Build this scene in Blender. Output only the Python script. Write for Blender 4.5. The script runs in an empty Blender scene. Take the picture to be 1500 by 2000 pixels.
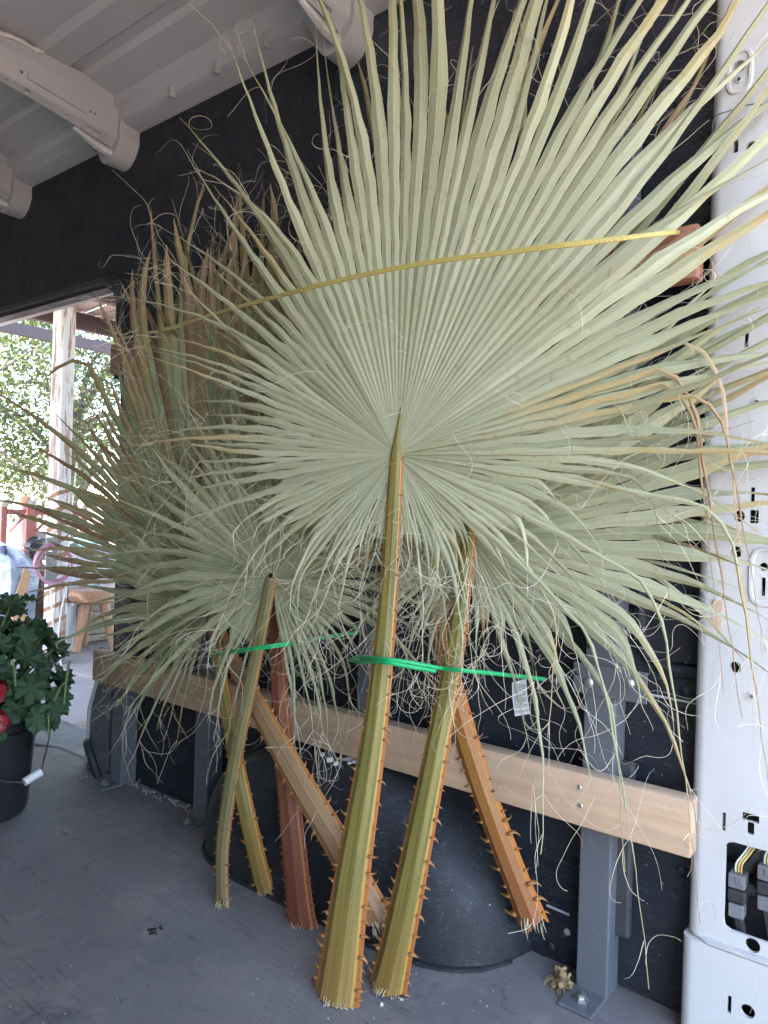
import bpy, bmesh, math, random
import numpy as np
from mathutils import Vector, Matrix
random.seed(7); np.random.seed(7)
R = math.radians
S = bpy.context.scene
COL = S.collection
# ------------------------------------------------------------------ camera
FPX, YAW, PIT, ROL = 1450.0, R(51.82), R(0.18), R(1.81)
CAM = Vector((0, 0, 0.81))
cf = Vector((math.sin(YAW)*math.cos(PIT), math.cos(YAW)*math.cos(PIT), math.sin(PIT)))
cr0 = Vector((math.cos(YAW), -math.sin(YAW), 0)); cu0 = cr0.cross(cf)
cr = cr0*math.cos(ROL) + cu0*math.sin(ROL); cu = -cr0*math.sin(ROL) + cu0*math.cos(ROL)
cd = bpy.data.cameras.new('camera'); cam = bpy.data.objects.new('camera', cd); COL.objects.link(cam)
cam.matrix_world = Matrix(((cr.x, cu.x, -cf.x, CAM.x), (cr.y, cu.y, -cf.y, CAM.y), (cr.z, cu.z, -cf.z, CAM.z), (0, 0, 0, 1)))
cd.sensor_fit = 'VERTICAL'; cd.sensor_height = 36; cd.lens = FPX/2000*36
cd.clip_start = 0.02; cd.clip_end = 600
S.camera = cam
# ------------------------------------------------------------------ sky, sun, exposure
SUN = Vector((-0.62, 0.06, 0.78)).normalized()
w = bpy.data.worlds.new('World'); S.world = w; w.use_nodes = True
wn = w.node_tree.nodes; bg = wn['Background']
sky = wn.new('ShaderNodeTexSky'); sky.sky_type = 'NISHITA'; sky.sun_disc = False
sky.sun_elevation = math.asin(SUN.z); sky.sun_rotation = math.atan2(SUN.x, SUN.y)
w.node_tree.links.new(sky.outputs[0], bg.inputs[0]); bg.inputs[1].default_value = 0.15
sl = bpy.data.lights.new('sun', 'SUN'); sl.energy = 4.8; sl.angle = R(0.5); sl.color = (1, .95, .88)
so = bpy.data.objects.new('sun', sl); COL.objects.link(so); so.rotation_euler = SUN.to_track_quat('Z', 'Y').to_euler()
S.view_settings.view_transform = 'Standard'; S.view_settings.look = 'None'
S.view_settings.gamma = 1; S.view_settings.exposure = 4.05
S.render.engine = 'CYCLES'
S.cycles.max_bounces = 8; S.cycles.diffuse_bounces = 5

# ------------------------------------------------------------------ helpers: measuring
def ray(x, y): return cf + cr*((x-750)/FPX) - cu*((y-1000)/FPX)
def PX(x, y, X): d = ray(x, y); return CAM + d*((X-CAM.x)/d.x)
def PY(x, y, Y): d = ray(x, y); return CAM + d*((Y-CAM.y)/d.y)
def PZ(x, y, Z=0.0): d = ray(x, y); return CAM + d*((Z-CAM.z)/d.z)
U_ = random.uniform
# ------------------------------------------------------------------ helpers: materials
def nt(name):
    m = bpy.data.materials.new(name); m.use_nodes = True
    return m, m.node_tree.nodes, m.node_tree.links, m.node_tree.nodes['Principled BSDF']
def mixc(N, L, fac, a, b, mode='MIX'):
    n = N.new('ShaderNodeMix'); n.data_type = 'RGBA'; n.blend_type = mode
    for i, v in ((0, fac), (6, a), (7, b)):
        if isinstance(v, (int, float)): n.inputs[i].default_value = v
        elif isinstance(v, tuple): n.inputs[i].default_value = (*v, 1)[:4]
        else: L.new(v, n.inputs[i])
    return n.outputs[2]
def ramp(N, L, src, stops):
    n = N.new('ShaderNodeValToRGB'); e = n.color_ramp.elements
    while len(e) < len(stops): e.new(.5)
    for el, (p, c) in zip(e, stops):
        el.position = p; el.color = (c, c, c, 1) if isinstance(c, (int, float)) else (*c, 1)
    L.new(src, n.inputs[0]); return n.outputs[0]
def noise(N, L, scale, detail=4, rough=.55, vec=None, stretch=None, coord='Object', dist=0):
    if vec is None:
        t = N.new('ShaderNodeTexCoord'); vec = t.outputs[coord]
    if stretch:
        mp = N.new('ShaderNodeMapping'); mp.inputs['Scale'].default_value = stretch
        L.new(vec, mp.inputs[0]); vec = mp.outputs[0]
    n = N.new('ShaderNodeTexNoise'); n.inputs['Scale'].default_value = scale
    n.inputs['Detail'].default_value = detail; n.inputs['Roughness'].default_value = rough
    n.inputs['Distortion'].default_value = dist
    L.new(vec, n.inputs['Vector']); return n.outputs['Fac']
def math_(N, L, op, a, b=None, c=None):
    n = N.new('ShaderNodeMath'); n.operation = op
    for i, v in enumerate((a, b, c)):
        if v is None: continue
        if isinstance(v, (int, float)): n.inputs[i].default_value = v
        else: L.new(v, n.inputs[i])
    return n.outputs[0]
def bump(N, L, b, h, st=.3, d=.002):
    n = N.new('ShaderNodeBump'); n.inputs['Strength'].default_value = st; n.inputs['Distance'].default_value = d
    L.new(h, n.inputs['Height']); L.new(n.outputs[0], b.inputs['Normal'])
def pm(name, c1, c2=None, scale=8, rough=.6, bmp=0, metal=0, stretch=None, spots=None, spot_scale=60, spot_lo=.66, bscale=None, spec=.5):
    m, N, L, b = nt(name); c2 = c2 or tuple(x*.8 for x in c1)
    f = ramp(N, L, noise(N, L, scale, 5, .6, stretch=stretch), [(.32, 0), (.68, 1)])
    col = mixc(N, L, f, c1, c2)
    if spots:
        s = ramp(N, L, noise(N, L, spot_scale, 6, .7), [(spot_lo, 0), (spot_lo+.06, 1)])
        col = mixc(N, L, s, col, spots)
    L.new(col, b.inputs['Base Color']); b.inputs['Roughness'].default_value = rough; b.inputs['Metallic'].default_value = metal
    b.inputs['Specular IOR Level'].default_value = spec
    if bmp: bump(N, L, b, noise(N, L, bscale or scale*6, 5, .6, stretch=stretch), bmp)
    return m
M = {}
# ------------------------------------------------------------------ helpers: geometry
ORG = {}
class MB:
    def __init__(s): s.v = []; s.f = []; s.uv = []
    def add(s, vs, fs):
        o = len(s.v); s.v += [tuple(v) for v in vs]; s.f += [tuple(i+o for i in f) for f in fs]
    def box(s, c, size, rot=None, bev=0):
        x, y, z = (a/2 for a in size); c = Vector(c)
        rm = rot if rot is not None else Matrix.Identity(3)
        if bev <= 0:
            vs = [c+rm@Vector(p) for p in ((-x,-y,-z),(x,-y,-z),(x,y,-z),(-x,y,-z),(-x,-y,z),(x,-y,z),(x,y,z),(-x,y,z))]
            s.add(vs, [(0,3,2,1),(4,5,6,7),(0,1,5,4),(1,2,6,5),(2,3,7,6),(3,0,4,7)])
        else:
            bm = bmesh.new(); bmesh.ops.create_cube(bm, size=1)
            for v in bm.verts: v.co = Vector((v.co.x*2*x, v.co.y*2*y, v.co.z*2*z))
            bmesh.ops.bevel(bm, geom=bm.edges[:], offset=bev, segments=2, profile=.5, affect='EDGES')
            bm.verts.index_update()
            s.add([c+rm@v.co for v in bm.verts], [[v.index for v in f.verts] for f in bm.faces]); bm.free()
        return s
    def tube(s, pts, rad, n=6, cap=True, flat=1.0):
        pts = [Vector(p) for p in pts]; k = len(pts)
        if not hasattr(rad, '__len__'): rad = [rad]*k
        t0 = (pts[1]-pts[0]).normalized(); ref = Vector((0,0,1)) if abs(t0.z) < .9 else Vector((1,0,0))
        a = t0.cross(ref).normalized(); vs = []; fs = []
        for i, p in enumerate(pts):
            t = (pts[min(i+1,k-1)]-pts[max(i-1,0)])
            if t.length < 1e-9: t = t0
            t.normalize(); a = (a-t*a.dot(t)); a = a.normalized() if a.length > 1e-6 else t.orthogonal().normalized()
            b = t.cross(a)
            for j in range(n):
                an = 2*math.pi*j/n; vs.append(p+a*math.cos(an)*rad[i]+b*math.sin(an)*rad[i]*flat)
        for i in range(k-1):
            for j in range(n):
                j2 = (j+1) % n; fs.append((i*n+j, i*n+j2, (i+1)*n+j2, (i+1)*n+j))
        if cap: fs += [tuple(range(n-1,-1,-1)), tuple((k-1)*n+j for j in range(n))]
        s.add(vs, fs); return s
    def lathe(s, c, prof, n=24, axis=None):
        c = Vector(c); q = Vector((0,0,1)).rotation_difference(Vector(axis)) if axis is not None else None; vs = []
        for r, z in prof:
            for j in range(n):
                an = 2*math.pi*j/n; p = Vector((r*math.cos(an), r*math.sin(an), z))
                vs.append(c+(q@p if q else p))
        fs = []
        for i in range(len(prof)-1):
            for j in range(n):
                j2 = (j+1) % n; fs.append((i*n+j, i*n+j2, (i+1)*n+j2, (i+1)*n+j))
        s.add(vs, fs); return s
    def extrude(s, poly, axis, a, b, closed=True, cap=True):
        # poly: list of 2-tuples in the two other axes (cyclic order), extruded along axis from a to b
        n = len(poly); vs = []
        for t in (a, b):
            for p, q in poly:
                vs.append({0: (t, p, q), 1: (p, t, q), 2: (p, q, t)}[axis])
        fs = [(i, (i+1) % n, n+(i+1) % n, n+i) for i in range(n if closed else n-1)]
        if cap and closed: fs += [tuple(range(n-1,-1,-1)), tuple(range(n, 2*n))]
        s.add(vs, fs); return s
    def build(s, name, m, parent=None, smooth=False, org=None, sharp=None):
        o = Vector(ORG[parent.as_pointer()]) if parent else Vector(org if org is not None else (0,0,0))
        me = bpy.data.meshes.new(name)
        me.from_pydata([(v[0]-o.x, v[1]-o.y, v[2]-o.z) for v in s.v], [], s.f)
        bm = bmesh.new(); bm.from_mesh(me); bmesh.ops.recalc_face_normals(bm, faces=bm.faces[:]); bm.to_mesh(me); bm.free()
        if m: me.materials.append(M[m] if isinstance(m, str) else m)
        if smooth:
            me.polygons.foreach_set('use_smooth', [True]*len(me.polygons))
            try: me.set_sharp_from_angle(angle=R(sharp or 40))
            except Exception: pass
        ob = bpy.data.objects.new(name, me); COL.objects.link(ob)
        if parent: ob.parent = parent
        else: ob.location = o
        ORG[ob.as_pointer()] = tuple(o); return ob
KEEP = []
def thing(name, label, cat, loc=(0,0,0), group=None):
    o = bpy.data.objects.new(name, None); COL.objects.link(o); o.location = loc; o.empty_display_size = .05
    ORG[o.as_pointer()] = tuple(loc); KEEP.append(o); return tag(o, label, cat, group)
def tag(o, label=None, cat=None, group=None, kind=None):
    if label: o['label'] = label
    if cat: o['category'] = cat
    if group: o['group'] = group
    if kind: o['kind'] = kind
    return o
def smoothpath(pts, n):
    pts = [Vector(p) for p in pts]; P = [pts[0]*2-pts[1]]+pts+[pts[-1]*2-pts[-2]]; out = []; k = len(pts)-1
    for i in range(n):
        t = i/(n-1)*k; j = min(int(t), k-1); t -= j; a, b, c, d = P[j:j+4]
        out.append(.5*((2*b)+(c-a)*t+(2*a-5*b+4*c-d)*t*t+(3*b-a-3*c+d)*t**3))
    return out
def cut(ob, cutter):
    co = cutter.build('cutter', None)
    md = ob.modifiers.new('b', 'BOOLEAN'); md.operation = 'DIFFERENCE'; md.object = co; md.solver = 'EXACT'
    bpy.context.view_layer.update(); dg = bpy.context.evaluated_depsgraph_get()
    me = bpy.data.meshes.new_from_object(ob.evaluated_get(dg)); ob.modifiers.clear()
    ob.data = me; bpy.data.objects.remove(co)
    return ob
# ------------------------------------------------------------------ materials
M['dirt'] = pm('dirt', (.22,.165,.14), (.165,.125,.105), 1.2, .95, .6, spots=(.42,.33,.27), spot_scale=7, spot_lo=.58, bscale=30)
M['concrete'] = pm('concrete', (.17,.145,.135), (.135,.118,.11), 2, .9, .3, spots=(.28,.24,.22), spot_scale=12, spot_lo=.62, bscale=60)
def floor_mat():
    m, N, L, b = nt('rubber_floor')
    c = mixc(N, L, ramp(N, L, noise(N, L, 3.2, 6, .65), [(.3,0),(.7,1)]), (.130,.122,.120), (.185,.172,.164))
    c = mixc(N, L, ramp(N, L, noise(N, L, 11, 6, .7), [(.55,0),(.72,.6)]), c, (.25,.225,.205))
    c = mixc(N, L, ramp(N, L, noise(N, L, 5, 5, .7, dist=1.2), [(.30,.75),(.38,0)]), c, (.06,.062,.068))
    c = mixc(N, L, ramp(N, L, noise(N, L, 1.7, 7, .72, dist=.5), [(.52,0),(.68,.55)]), c, (.27,.225,.19))
    c = mixc(N, L, ramp(N, L, noise(N, L, 7, 4, .8, stretch=(.3,1.5,1), dist=3), [(.495,0),(.5,.4),(.505,0)]), c, (.05,.05,.055))
    c = mixc(N, L, ramp(N, L, noise(N, L, 260, 2, .5), [(.70,0),(.74,.8)]), c, (.3,.28,.26))
    c = mixc(N, L, ramp(N, L, noise(N, L, 5, 3, .8, stretch=(1.6,.16,1), dist=2.5), [(.492,0),(.5,.5),(.508,0)]), c, (.04,.04,.045))
    L.new(c, b.inputs['Base Color']); b.inputs['Roughness'].default_value = .7; b.inputs['Specular IOR Level'].default_value = .3
    bump(N, L, b, noise(N, L, 400, 3, .6), .25, .001); return m
M['floor'] = floor_mat()
def panel_mat(name, base, dust, rough, spec=.4):
    m, N, L, b = nt(name)
    c = mixc(N, L, ramp(N, L, noise(N, L, 3, 6, .7), [(.42,0),(.75,.55)]), base, dust)
    c = mixc(N, L, ramp(N, L, noise(N, L, 22, 8, .75, stretch=(1,1.6,.8), dist=.8), [(.60,0),(.72,.55)]), c, tuple(x*2.6 for x in dust))
    c = mixc(N, L, ramp(N, L, noise(N, L, 9, 3, .8, stretch=(1,.3,2.4), dist=3), [(.494,0),(.5,.35),(.506,0)]), c, (.14,.14,.15))
    c = mixc(N, L, ramp(N, L, noise(N, L, 150, 2, .5), [(.73,0),(.76,.8)]), c, (.25,.25,.25))
    L.new(c, b.inputs['Base Color']); b.inputs['Specular IOR Level'].default_value = spec
    L.new(ramp(N, L, noise(N, L, 14, 5, .7), [(.3,rough-.12),(.7,rough+.15)]), b.inputs['Roughness'])
    bump(N, L, b, noise(N, L, 700, 2, .5), .2, .0006); return m
M['panel'] = panel_mat('black_panel', (.0085,.0105,.0165), (.023,.026,.035), .55)
M['glass_dark'] = panel_mat('tinted_glass', (.008,.011,.02), (.014,.016,.026), .22, .6)
M['arch'] = panel_mat('arch_cover', (.012,.0125,.015), (.027,.027,.03), .68)
M['steel'] = panel_mat('grey_steel', (.085,.09,.10), (.11,.115,.12), .5)
M['steel_dark'] = pm('dark_steel', (.03,.031,.034), (.045,.045,.048), 9, .55)
def white_mat():
    m, N, L, b = nt('white_van_paint')
    c = mixc(N, L, ramp(N, L, noise(N, L, 4, 5, .65), [(.35,0),(.75,1)]), (.445,.436,.424), (.395,.387,.376))
    s = ramp(N, L, noise(N, L, 24, 7, .8, stretch=(1,2.2,.55), dist=.7), [(.645,0),(.69,.8)])
    c = mixc(N, L, s, c, (.30,.27,.23))
    c = mixc(N, L, ramp(N, L, noise(N, L, 60, 3, .7), [(.74,0),(.76,.9)]), c, (.12,.11,.10))
    L.new(c, b.inputs['Base Color']); b.inputs['Roughness'].default_value = .32; return m
M['white'] = white_mat()
M['roofgrey'] = pm('grey_primer', (.44,.44,.455), (.39,.39,.40), 2.5, .42, spots=(.28,.27,.27), spot_scale=30, spot_lo=.72)
M['bowgrey'] = pm('bow_paint', (.37,.365,.365), (.33,.33,.335), 4, .4, spots=(.25,.24,.23), spot_scale=40, spot_lo=.72)
M['sealant'] = pm('sealant', (.55,.53,.5), (.42,.4,.38), 40, .8, .8)
M['black'] = pm('black_plastic', (.012,.012,.013), (.02,.02,.021), 8, .4)
M['rubber'] = pm('rubber', (.012,.012,.013), (.022,.022,.023), 20, .7)
M['zinc'] = pm('zinc', (.5,.49,.47), (.4,.39,.38), 30, .35, metal=.9)
def wood_mat(name, a, bcol, st, dirt=(.2,.15,.11)):
    m, N, L, b = nt(name)
    g = noise(N, L, 6, 6, .6, stretch=st, dist=.6)
    c = mixc(N, L, ramp(N, L, g, [(.35,0),(.65,1)]), a, bcol)
    c = mixc(N, L, ramp(N, L, noise(N, L, 3.5, 6, .7), [(.48,0),(.70,.65)]), c, dirt)
    c = mixc(N, L, ramp(N, L, noise(N, L, 55, 5, .75), [(.66,0),(.72,.6)]), c, (.55,.48,.40))
    L.new(c, b.inputs['Base Color']); b.inputs['Roughness'].default_value = .65
    bump(N, L, b, g, .35, .001); return m
M['wood'] = wood_mat('pine_board', (.42,.285,.18), (.34,.225,.14), (6,.35,9))
M['woodred'] = wood_mat('stained_wood', (.30,.13,.08), (.22,.09,.05), (6,.35,9))
M['stool'] = wood_mat('stool_wood', (.21,.105,.055), (.14,.07,.038), (3,3,.5))
M['oldwood'] = wood_mat('weathered_wood', (.13,.10,.08), (.07,.055,.045), (2,.5,6))
M['ply'] = pm('cardboard', (.36,.22,.13), (.30,.18,.10), 6, .85)

# ------------------------------------------------------------------ ground
g = MB(); n = 60
for i in range(n+1):
    for j in range(n+1):
        x = -120+250*i/n; y = -70+300*j/n
        g.v.append((x, y, -.62+(0 if y < 14 else min(2.2, (y-14)*.012))+.02*math.sin(x*.7)*math.sin(y*.5)*(1 if y > 9 else 0)))
g.f = [(i*(n+1)+j, (i+1)*(n+1)+j, (i+1)*(n+1)+j+1, i*(n+1)+j+1) for i in range(n) for j in range(n)]
tag(g.build('ground', 'dirt', smooth=True), kind='structure')
g = MB(); g.box((5.3, 6.6, -.60), (9.0, 4.4, .05), bev=.01)
tag(g.build('concrete_slab', 'concrete'), kind='structure')
g = MB()
for k in range(520):
    x = U_(1.5,4.6); y = U_(3.0,4.7)+.0*x
    if random.random() < .5: y = U_(4.0,4.55)
    a = U_(0,6.3); l = U_(.01,.05); c = Vector((x,y,-.607))
    d = Vector((math.cos(a),math.sin(a),U_(-.1,.3)))*l
    g.tube([c-d, c+d+Vector((0,0,.006))], U_(.0015,.005), 3)
M['straw'] = pm('straw', (.40,.32,.22), (.25,.19,.13), 30, .9)
tag(g.build('straw_litter', 'straw'), 'dry straw and twigs scattered on the dirt outside the side door', 'litter', kind='stuff')

# ------------------------------------------------------------------ the van
WX, PXF = 1.285, 1.235        # wall sheet, pillar face
van = thing('cargo_van', 'interior of a stripped cargo van with black side panels, grey roof and white door pillar', 'van', (.4,1.5,-.6))
f = MB(); f.box((.39, 1.8, -.02), (1.80, 4.5, .04)); f.build('floor', 'floor', van)
MB().box((1.353,.79,-.022),(.124,2.48,.04)).build('floor_edge', 'floor', van)
# side panel: lower sheet with rounded rear foot, then upper sheets
def sheet(poly, x0, x1): return MB().extrude(poly, 0, x0, x1)
low = [(2.05,-.005),(.62,-.005),(.52,.004),(.44,.010),(.39,.006),(.35,.0),(.318,.02),(.318,1.075),(.318,1.08),(2.05,1.08)]
sp = sheet(low, WX, WX+.012).build('lower_side_panel', 'panel', van)
sheet([(2.05,1.083),(1.20,1.083),(1.20,1.945),(3.3,1.945),(3.3,1.56),(2.12,1.545),(2.05,1.50)], WX-.002, WX+.012).build('upper_side_panel', 'panel', van)
sheet([(1.197,1.083),(.318,1.083),(.318,1.945),(1.197,1.945)], WX-.001, WX+.012).build('quarter_window', 'glass_dark', van)
sheet([(3.3,1.562),(3.3,1.5),(2.13,1.49),(2.06,1.455),(2.045,1.50),(2.115,1.54)], WX-.012, WX+.03).build('door_header', 'panel', van)
MB().tube([(WX-.01,3.3,1.53),(WX-.012,2.14,1.517),(WX-.01,2.08,1.49),(WX,2.062,1.44),(WX,2.062,1.2)], .018, 8).build('door_seal', 'rubber', van, True)
# jamb metal at the door opening
MB().extrude([(1.30,2.055),(1.30,2.075),(1.40,2.075),(1.40,2.045),(1.335,2.045)], 2, -.02, .30).build('door_jamb', 'steel', van)
jb = MB(); jb.extrude([(2.03,-.005),(2.14,-.005),(2.13,.17),(2.125,.205),(2.085,.30),(2.07,.36),(2.045,.36),(2.045,.30)], 0, 1.262, 1.29)
jb.build('jamb_bracket', 'steel', van)
MB().tube([(1.258,2.135,.01),(1.258,2.125,.18),(1.258,2.083,.29),(1.258,2.066,.38)], .006, 6).build('bracket_lip', 'bowgrey', van, True)
MB().box((1.2605,2.09,.125),(.004,.006,.012)).build('bracket_slot', 'black', van)
MB().tube(smoothpath([(1.30,2.16,.02),(1.26,2.13,.07),(1.22,2.07,.09),(1.215,2.035,.06),(1.23,2.02,.0)], 12), .012, 7).build('rubber_strip', 'rubber', van, True)
# exterior skin below the door and the sill step
MB().box((1.45,2.70,-.075),(.26,1.22,.03),bev=.008).build('step_plate', 'steel', van)
MB().tube([(1.292,2.10,-.012),(1.292,2.36,-.012),(1.24,2.47,-.008),(1.20,3.3,-.008)], .014, 6).build('step_edge_trim', 'rubber', van, True)
# panels closing the van: left side, bulkhead, rear frame
MB().box((-.52,1.75,1.0),(.03,4.6,2.1)).build('left_side_wall', 'white', van)
MB().box((.38,4.06,1.0),(1.85,.03,2.1)).build('bulkhead', 'white', van)
MB().box((1.43,.80,.72),(.03,2.48,2.64)).build('outer_skin', 'white', van)
MB().box((1.345,-.44,1.0),(.14,.03,2.0)).build('rear_skin', 'white', van)
MB().box((1.41,3.0,1.80),(.03,1.9,.52)).build('roof_side_skin', 'white', van)
# roof
rp = [(-.52,2.032),(.955,2.032),(.975,2.022),(1.05,2.022),(1.062,2.034),(1.094,2.034),(1.106,2.020),(1.19,2.006),(1.196,1.985),(1.214,1.976),(1.218,1.95),(1.232,1.944),(1.285,1.938),(1.285,2.06),(-.52,2.06)]
MB().extrude([(a,b) for a,b in rp], 1, -.45, 4.05).build('roof_skin', 'roofgrey', van, True, sharp=25)
for q in ((335,203),(425,145),(520,92)):
    p = PX(*q, 1.215); c = MB()
    c.box((1.216,p.y,1.948),(.02,.012,.03),bev=.003); c.tube([(1.212,p.y,1.95),(1.205,p.y-.005,1.934),(1.212,p.y-.012,1.928)], .004, 5)
    c.build('rail_clip', 'bowgrey', van)
def bow(y0, full=True):
    b = MB(); prof = lambda x: (0 if x < .8 else -.042*((x-.8)/.415)**1.3)
    xs = [-.5,-.2,.1,.4,.7,.86,.92,.98,1.04,1.10,1.16,1.215]; sec = lambda x: [(y0-.016,2.024),(y0-.014,2.008),(y0-.003,1.999+prof(x)*.3),(y0,1.986+prof(x)*.5),(y0+.005,1.941+prof(x)),(y0+.010,1.936+prof(x)),(y0+.034,1.930+prof(x)*1.25),(y0+.042,1.938+prof(x)*1.2),(y0+.046,1.995),(y0+.062,2.022)]
    vs = []; fs = []; k = 10
    for x in xs: vs += [(x, *p) for p in sec(x)]
    for i in range(len(xs)-1):
        for j in range(k): fs.append((i*k+j, i*k+(j+1)%k, (i+1)*k+(j+1)%k, (i+1)*k+j))
    fs += [tuple(range(k)), tuple((len(xs)-1)*k+j for j in range(k))]
    b.add(vs, fs); o = b.build('roof_bow', 'bowgrey', van, True, sharp=28)
    c = MB()
    for x, r in ((.93,.0045),(1.128,.0035),(1.141,.0035),(.72,.005)):
        c.lathe((x,y0-.02,1.962+prof(x)*.8), [(0,0),(r,0),(r,.035),(0,.035)], 10, (0,1,0))
    for x, r in ((.90,.005),(.955,.010),(1.01,.005),(1.07,.006)):
        c.lathe((x,y0+.022,1.885+prof(x)), [(0,0),(r,0),(r,.055),(0,.055)], 12, (0,0,1))
    c.box((1.15,y0+.022,1.885),(.045,.013,.04),bev=.005)
    cut(o, c)
    for p in o.data.polygons: p.use_smooth = False
    # seam of overlapping sheets, sealant bead, gusset
    MB().box((1.03,y0-.0006,1.945),(.17,.004,.022),Matrix.Rotation(R(6.5),3,'Y')).build('bow_splice', 'bowgrey', van)
    sb = MB(); sb.tube([(x,y0-.018+U_(-.005,.005),2.018+U_(-.003,.003)) for x in np.arange(.2,.98,.018)], [U_(.004,.009) for _ in np.arange(.2,.98,.018)], 6); sb.build('sealant_bead', 'sealant', van, True)
    gs = [(y0-.02,1.975),(y0-.006,1.93),(y0-.006,1.90),(y0+.012,1.868),(y0+.04,1.846),(y0+.075,1.842),(y0+.10,1.866),(y0+.125,1.915),(y0+.15,1.945),(y0+.15,1.975)]
    gs = [(p.x,p.y) for p in smoothpath([Vector((a,b,0)) for a,b in gs], 40)]; MB().extrude(gs, 0, 1.216, 1.283).build('gusset', 'bowgrey', van, True, sharp=50)
    MB().tube([(1.10,y0+.045,1.895),(1.17,y0+.05,1.876),(1.205,y0+.045,1.866),(1.225,y0+.035,1.862)], [.008,.013,.014,.008], 8).build('gusset_bead', 'bowgrey', van, True)
    MB().box((1.217,y0+.04,1.868),(.006,.008,.03),bev=.002).build('weld_pin', 'zinc', van)
for y in (2.0, 2.66, 1.09): bow(y)
# door pillar with its holes
def pillar(x, z0, z1, ye=.335, nm='door_pillar'):
    pl = [(x,-.45)]+[(x+.016*(1-math.cos(t)), ye-.018+.018*math.sin(t)) for t in np.linspace(0,math.pi/2,9)]+[(1.30,ye),(1.30,.332-.01)]+[(x+.03,.29),(x+.006,.28),(x+.006,-.45)]
    return MB().extrude(pl, 2, z0, z1).build(nm, 'white', van)
pil = pillar(PXF, .165, 2.02); c = MB()
def hw(q, rx, ry, X=PXF):
    p = PX(*q, X); a = PX(q[0]+rx, q[1], X); b = PX(q[0], q[1]+ry, X)
    return p, abs((a-p).y), abs((b-p).z)
def hole(c, q, r): p, a, b = hw(q, r, r); c.lathe((PXF-.03,p.y,p.z), [(0,0),(b,0),(b,.06),(0,.06)], 20, (1,0,0))
def slot(c, q, rx, ry): p, a, b = hw(q, rx, ry); c.box((PXF,p.y,p.z),(.08,2*a,2*b),bev=min(a,b)*.35)
circ = [(1443,130,12),(1443,156,4),(1467,287,11),(1478,787,5),(1443,1008,11),(1488,1052,4),(1438,1078,11),(1436,1303,11),(1467,1360,4.5),(1470,1847,14),(1464,1887,7),(1492,1107,8)]
for x, y, r in circ: hole(c, (x,y), r)
for q in ((1437,286,5,12),(1458,661,4,17),(1470,970,4,18),(1473,1009,9,13),(1491,1146,4,18),(1414,1605,3.5,18),(1466,1618,7,12)): slot(c, q[:2], *q[2:])
p, a, b = hw((1466,1597), 17, 5); c.box((PXF,p.y,p.z),(.078,2*a,2*b+.004))
pa = PX(1416,1640,PXF); pb = PX(1420,1815,PXF); c.box((PXF,(pa.y+.12)/2,(pa.z+pb.z)/2),(.07,pa.y-.12,pa.z-pb.z),bev=.012)
cut(pil, c)
base = pillar(PXF-.008, -.03, .160, .341, 'pillar_base'); c = MB()
p, a, b = hw((1463,1970),13,13); c.lathe((PXF-.04,p.y,p.z), [(0,0),(b,0),(b,.06),(0,.06)], 20, (1,0,0))
p, a, b = hw((1427,1957),4,17); c.box((PXF,p.y,p.z),(.08,2*a,2*b)); cut(base, c)
MB().tube([(PXF-.004,-.45,.1625),(PXF-.004,.30,.1625),(PXF+.02,.333,.1625)], .006, 6).build('pillar_seam', 'white', van, True)
for (x,y,r) in ((1464,1887,7),(1478,787,5),(1443,156,4),(1488,1052,4),(1467,1360,4.5)):
    p, a, b = hw((x,y), r, r); MB().lathe((PXF-.002,p.y,p.z), [(b*1.05,.003),(b*1.05,-.001),(b*1.45,-.001),(b*1.6,.003)], 18, (1,0,0)).build('grommet', 'white', van, True)
# pressed pads round the upper and middle hole groups
for q0, q1 in (((1424,108),(1466,172)),((1468,1072),(1530,1185))):
    a = PX(*q0,PXF); b = PX(*q1,PXF); mid = ((a.y+b.y)/2,(a.z+b.z)/2); hy = abs(a.y-b.y)/2; hz = abs(a.z-b.z)/2; m = MB()
    ring = [(mid[0]+hy*math.copysign(abs(math.cos(t))**.55,math.cos(t)), mid[1]+hz*math.copysign(abs(math.sin(t))**.55,math.sin(t))) for t in np.linspace(0,2*math.pi,41)]
    m.tube([(PXF+.0005,*p) for p in ring], .0042, 6); m.build('pressed_pad', 'white', van, True)
M['tape'] = pm('masking_tape', (.50,.36,.25), (.42,.28,.18), 30, .8, .5)
a = PX(1402,1198,PXF); MB().box((PXF-.0015,a.y,a.z),(.002,.014,.042)).build('tape_scrap', 'tape', van)
m = MB(); m.tube(smoothpath([PX(x,y,PXF-.0005) for x,y in ((1392,340),(1391,290),(1394,232),(1420,218),(1470,203),(1500,206))], 24), .0007, 4); m.build('sheet_joint', 'steel_dark', van)
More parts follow.
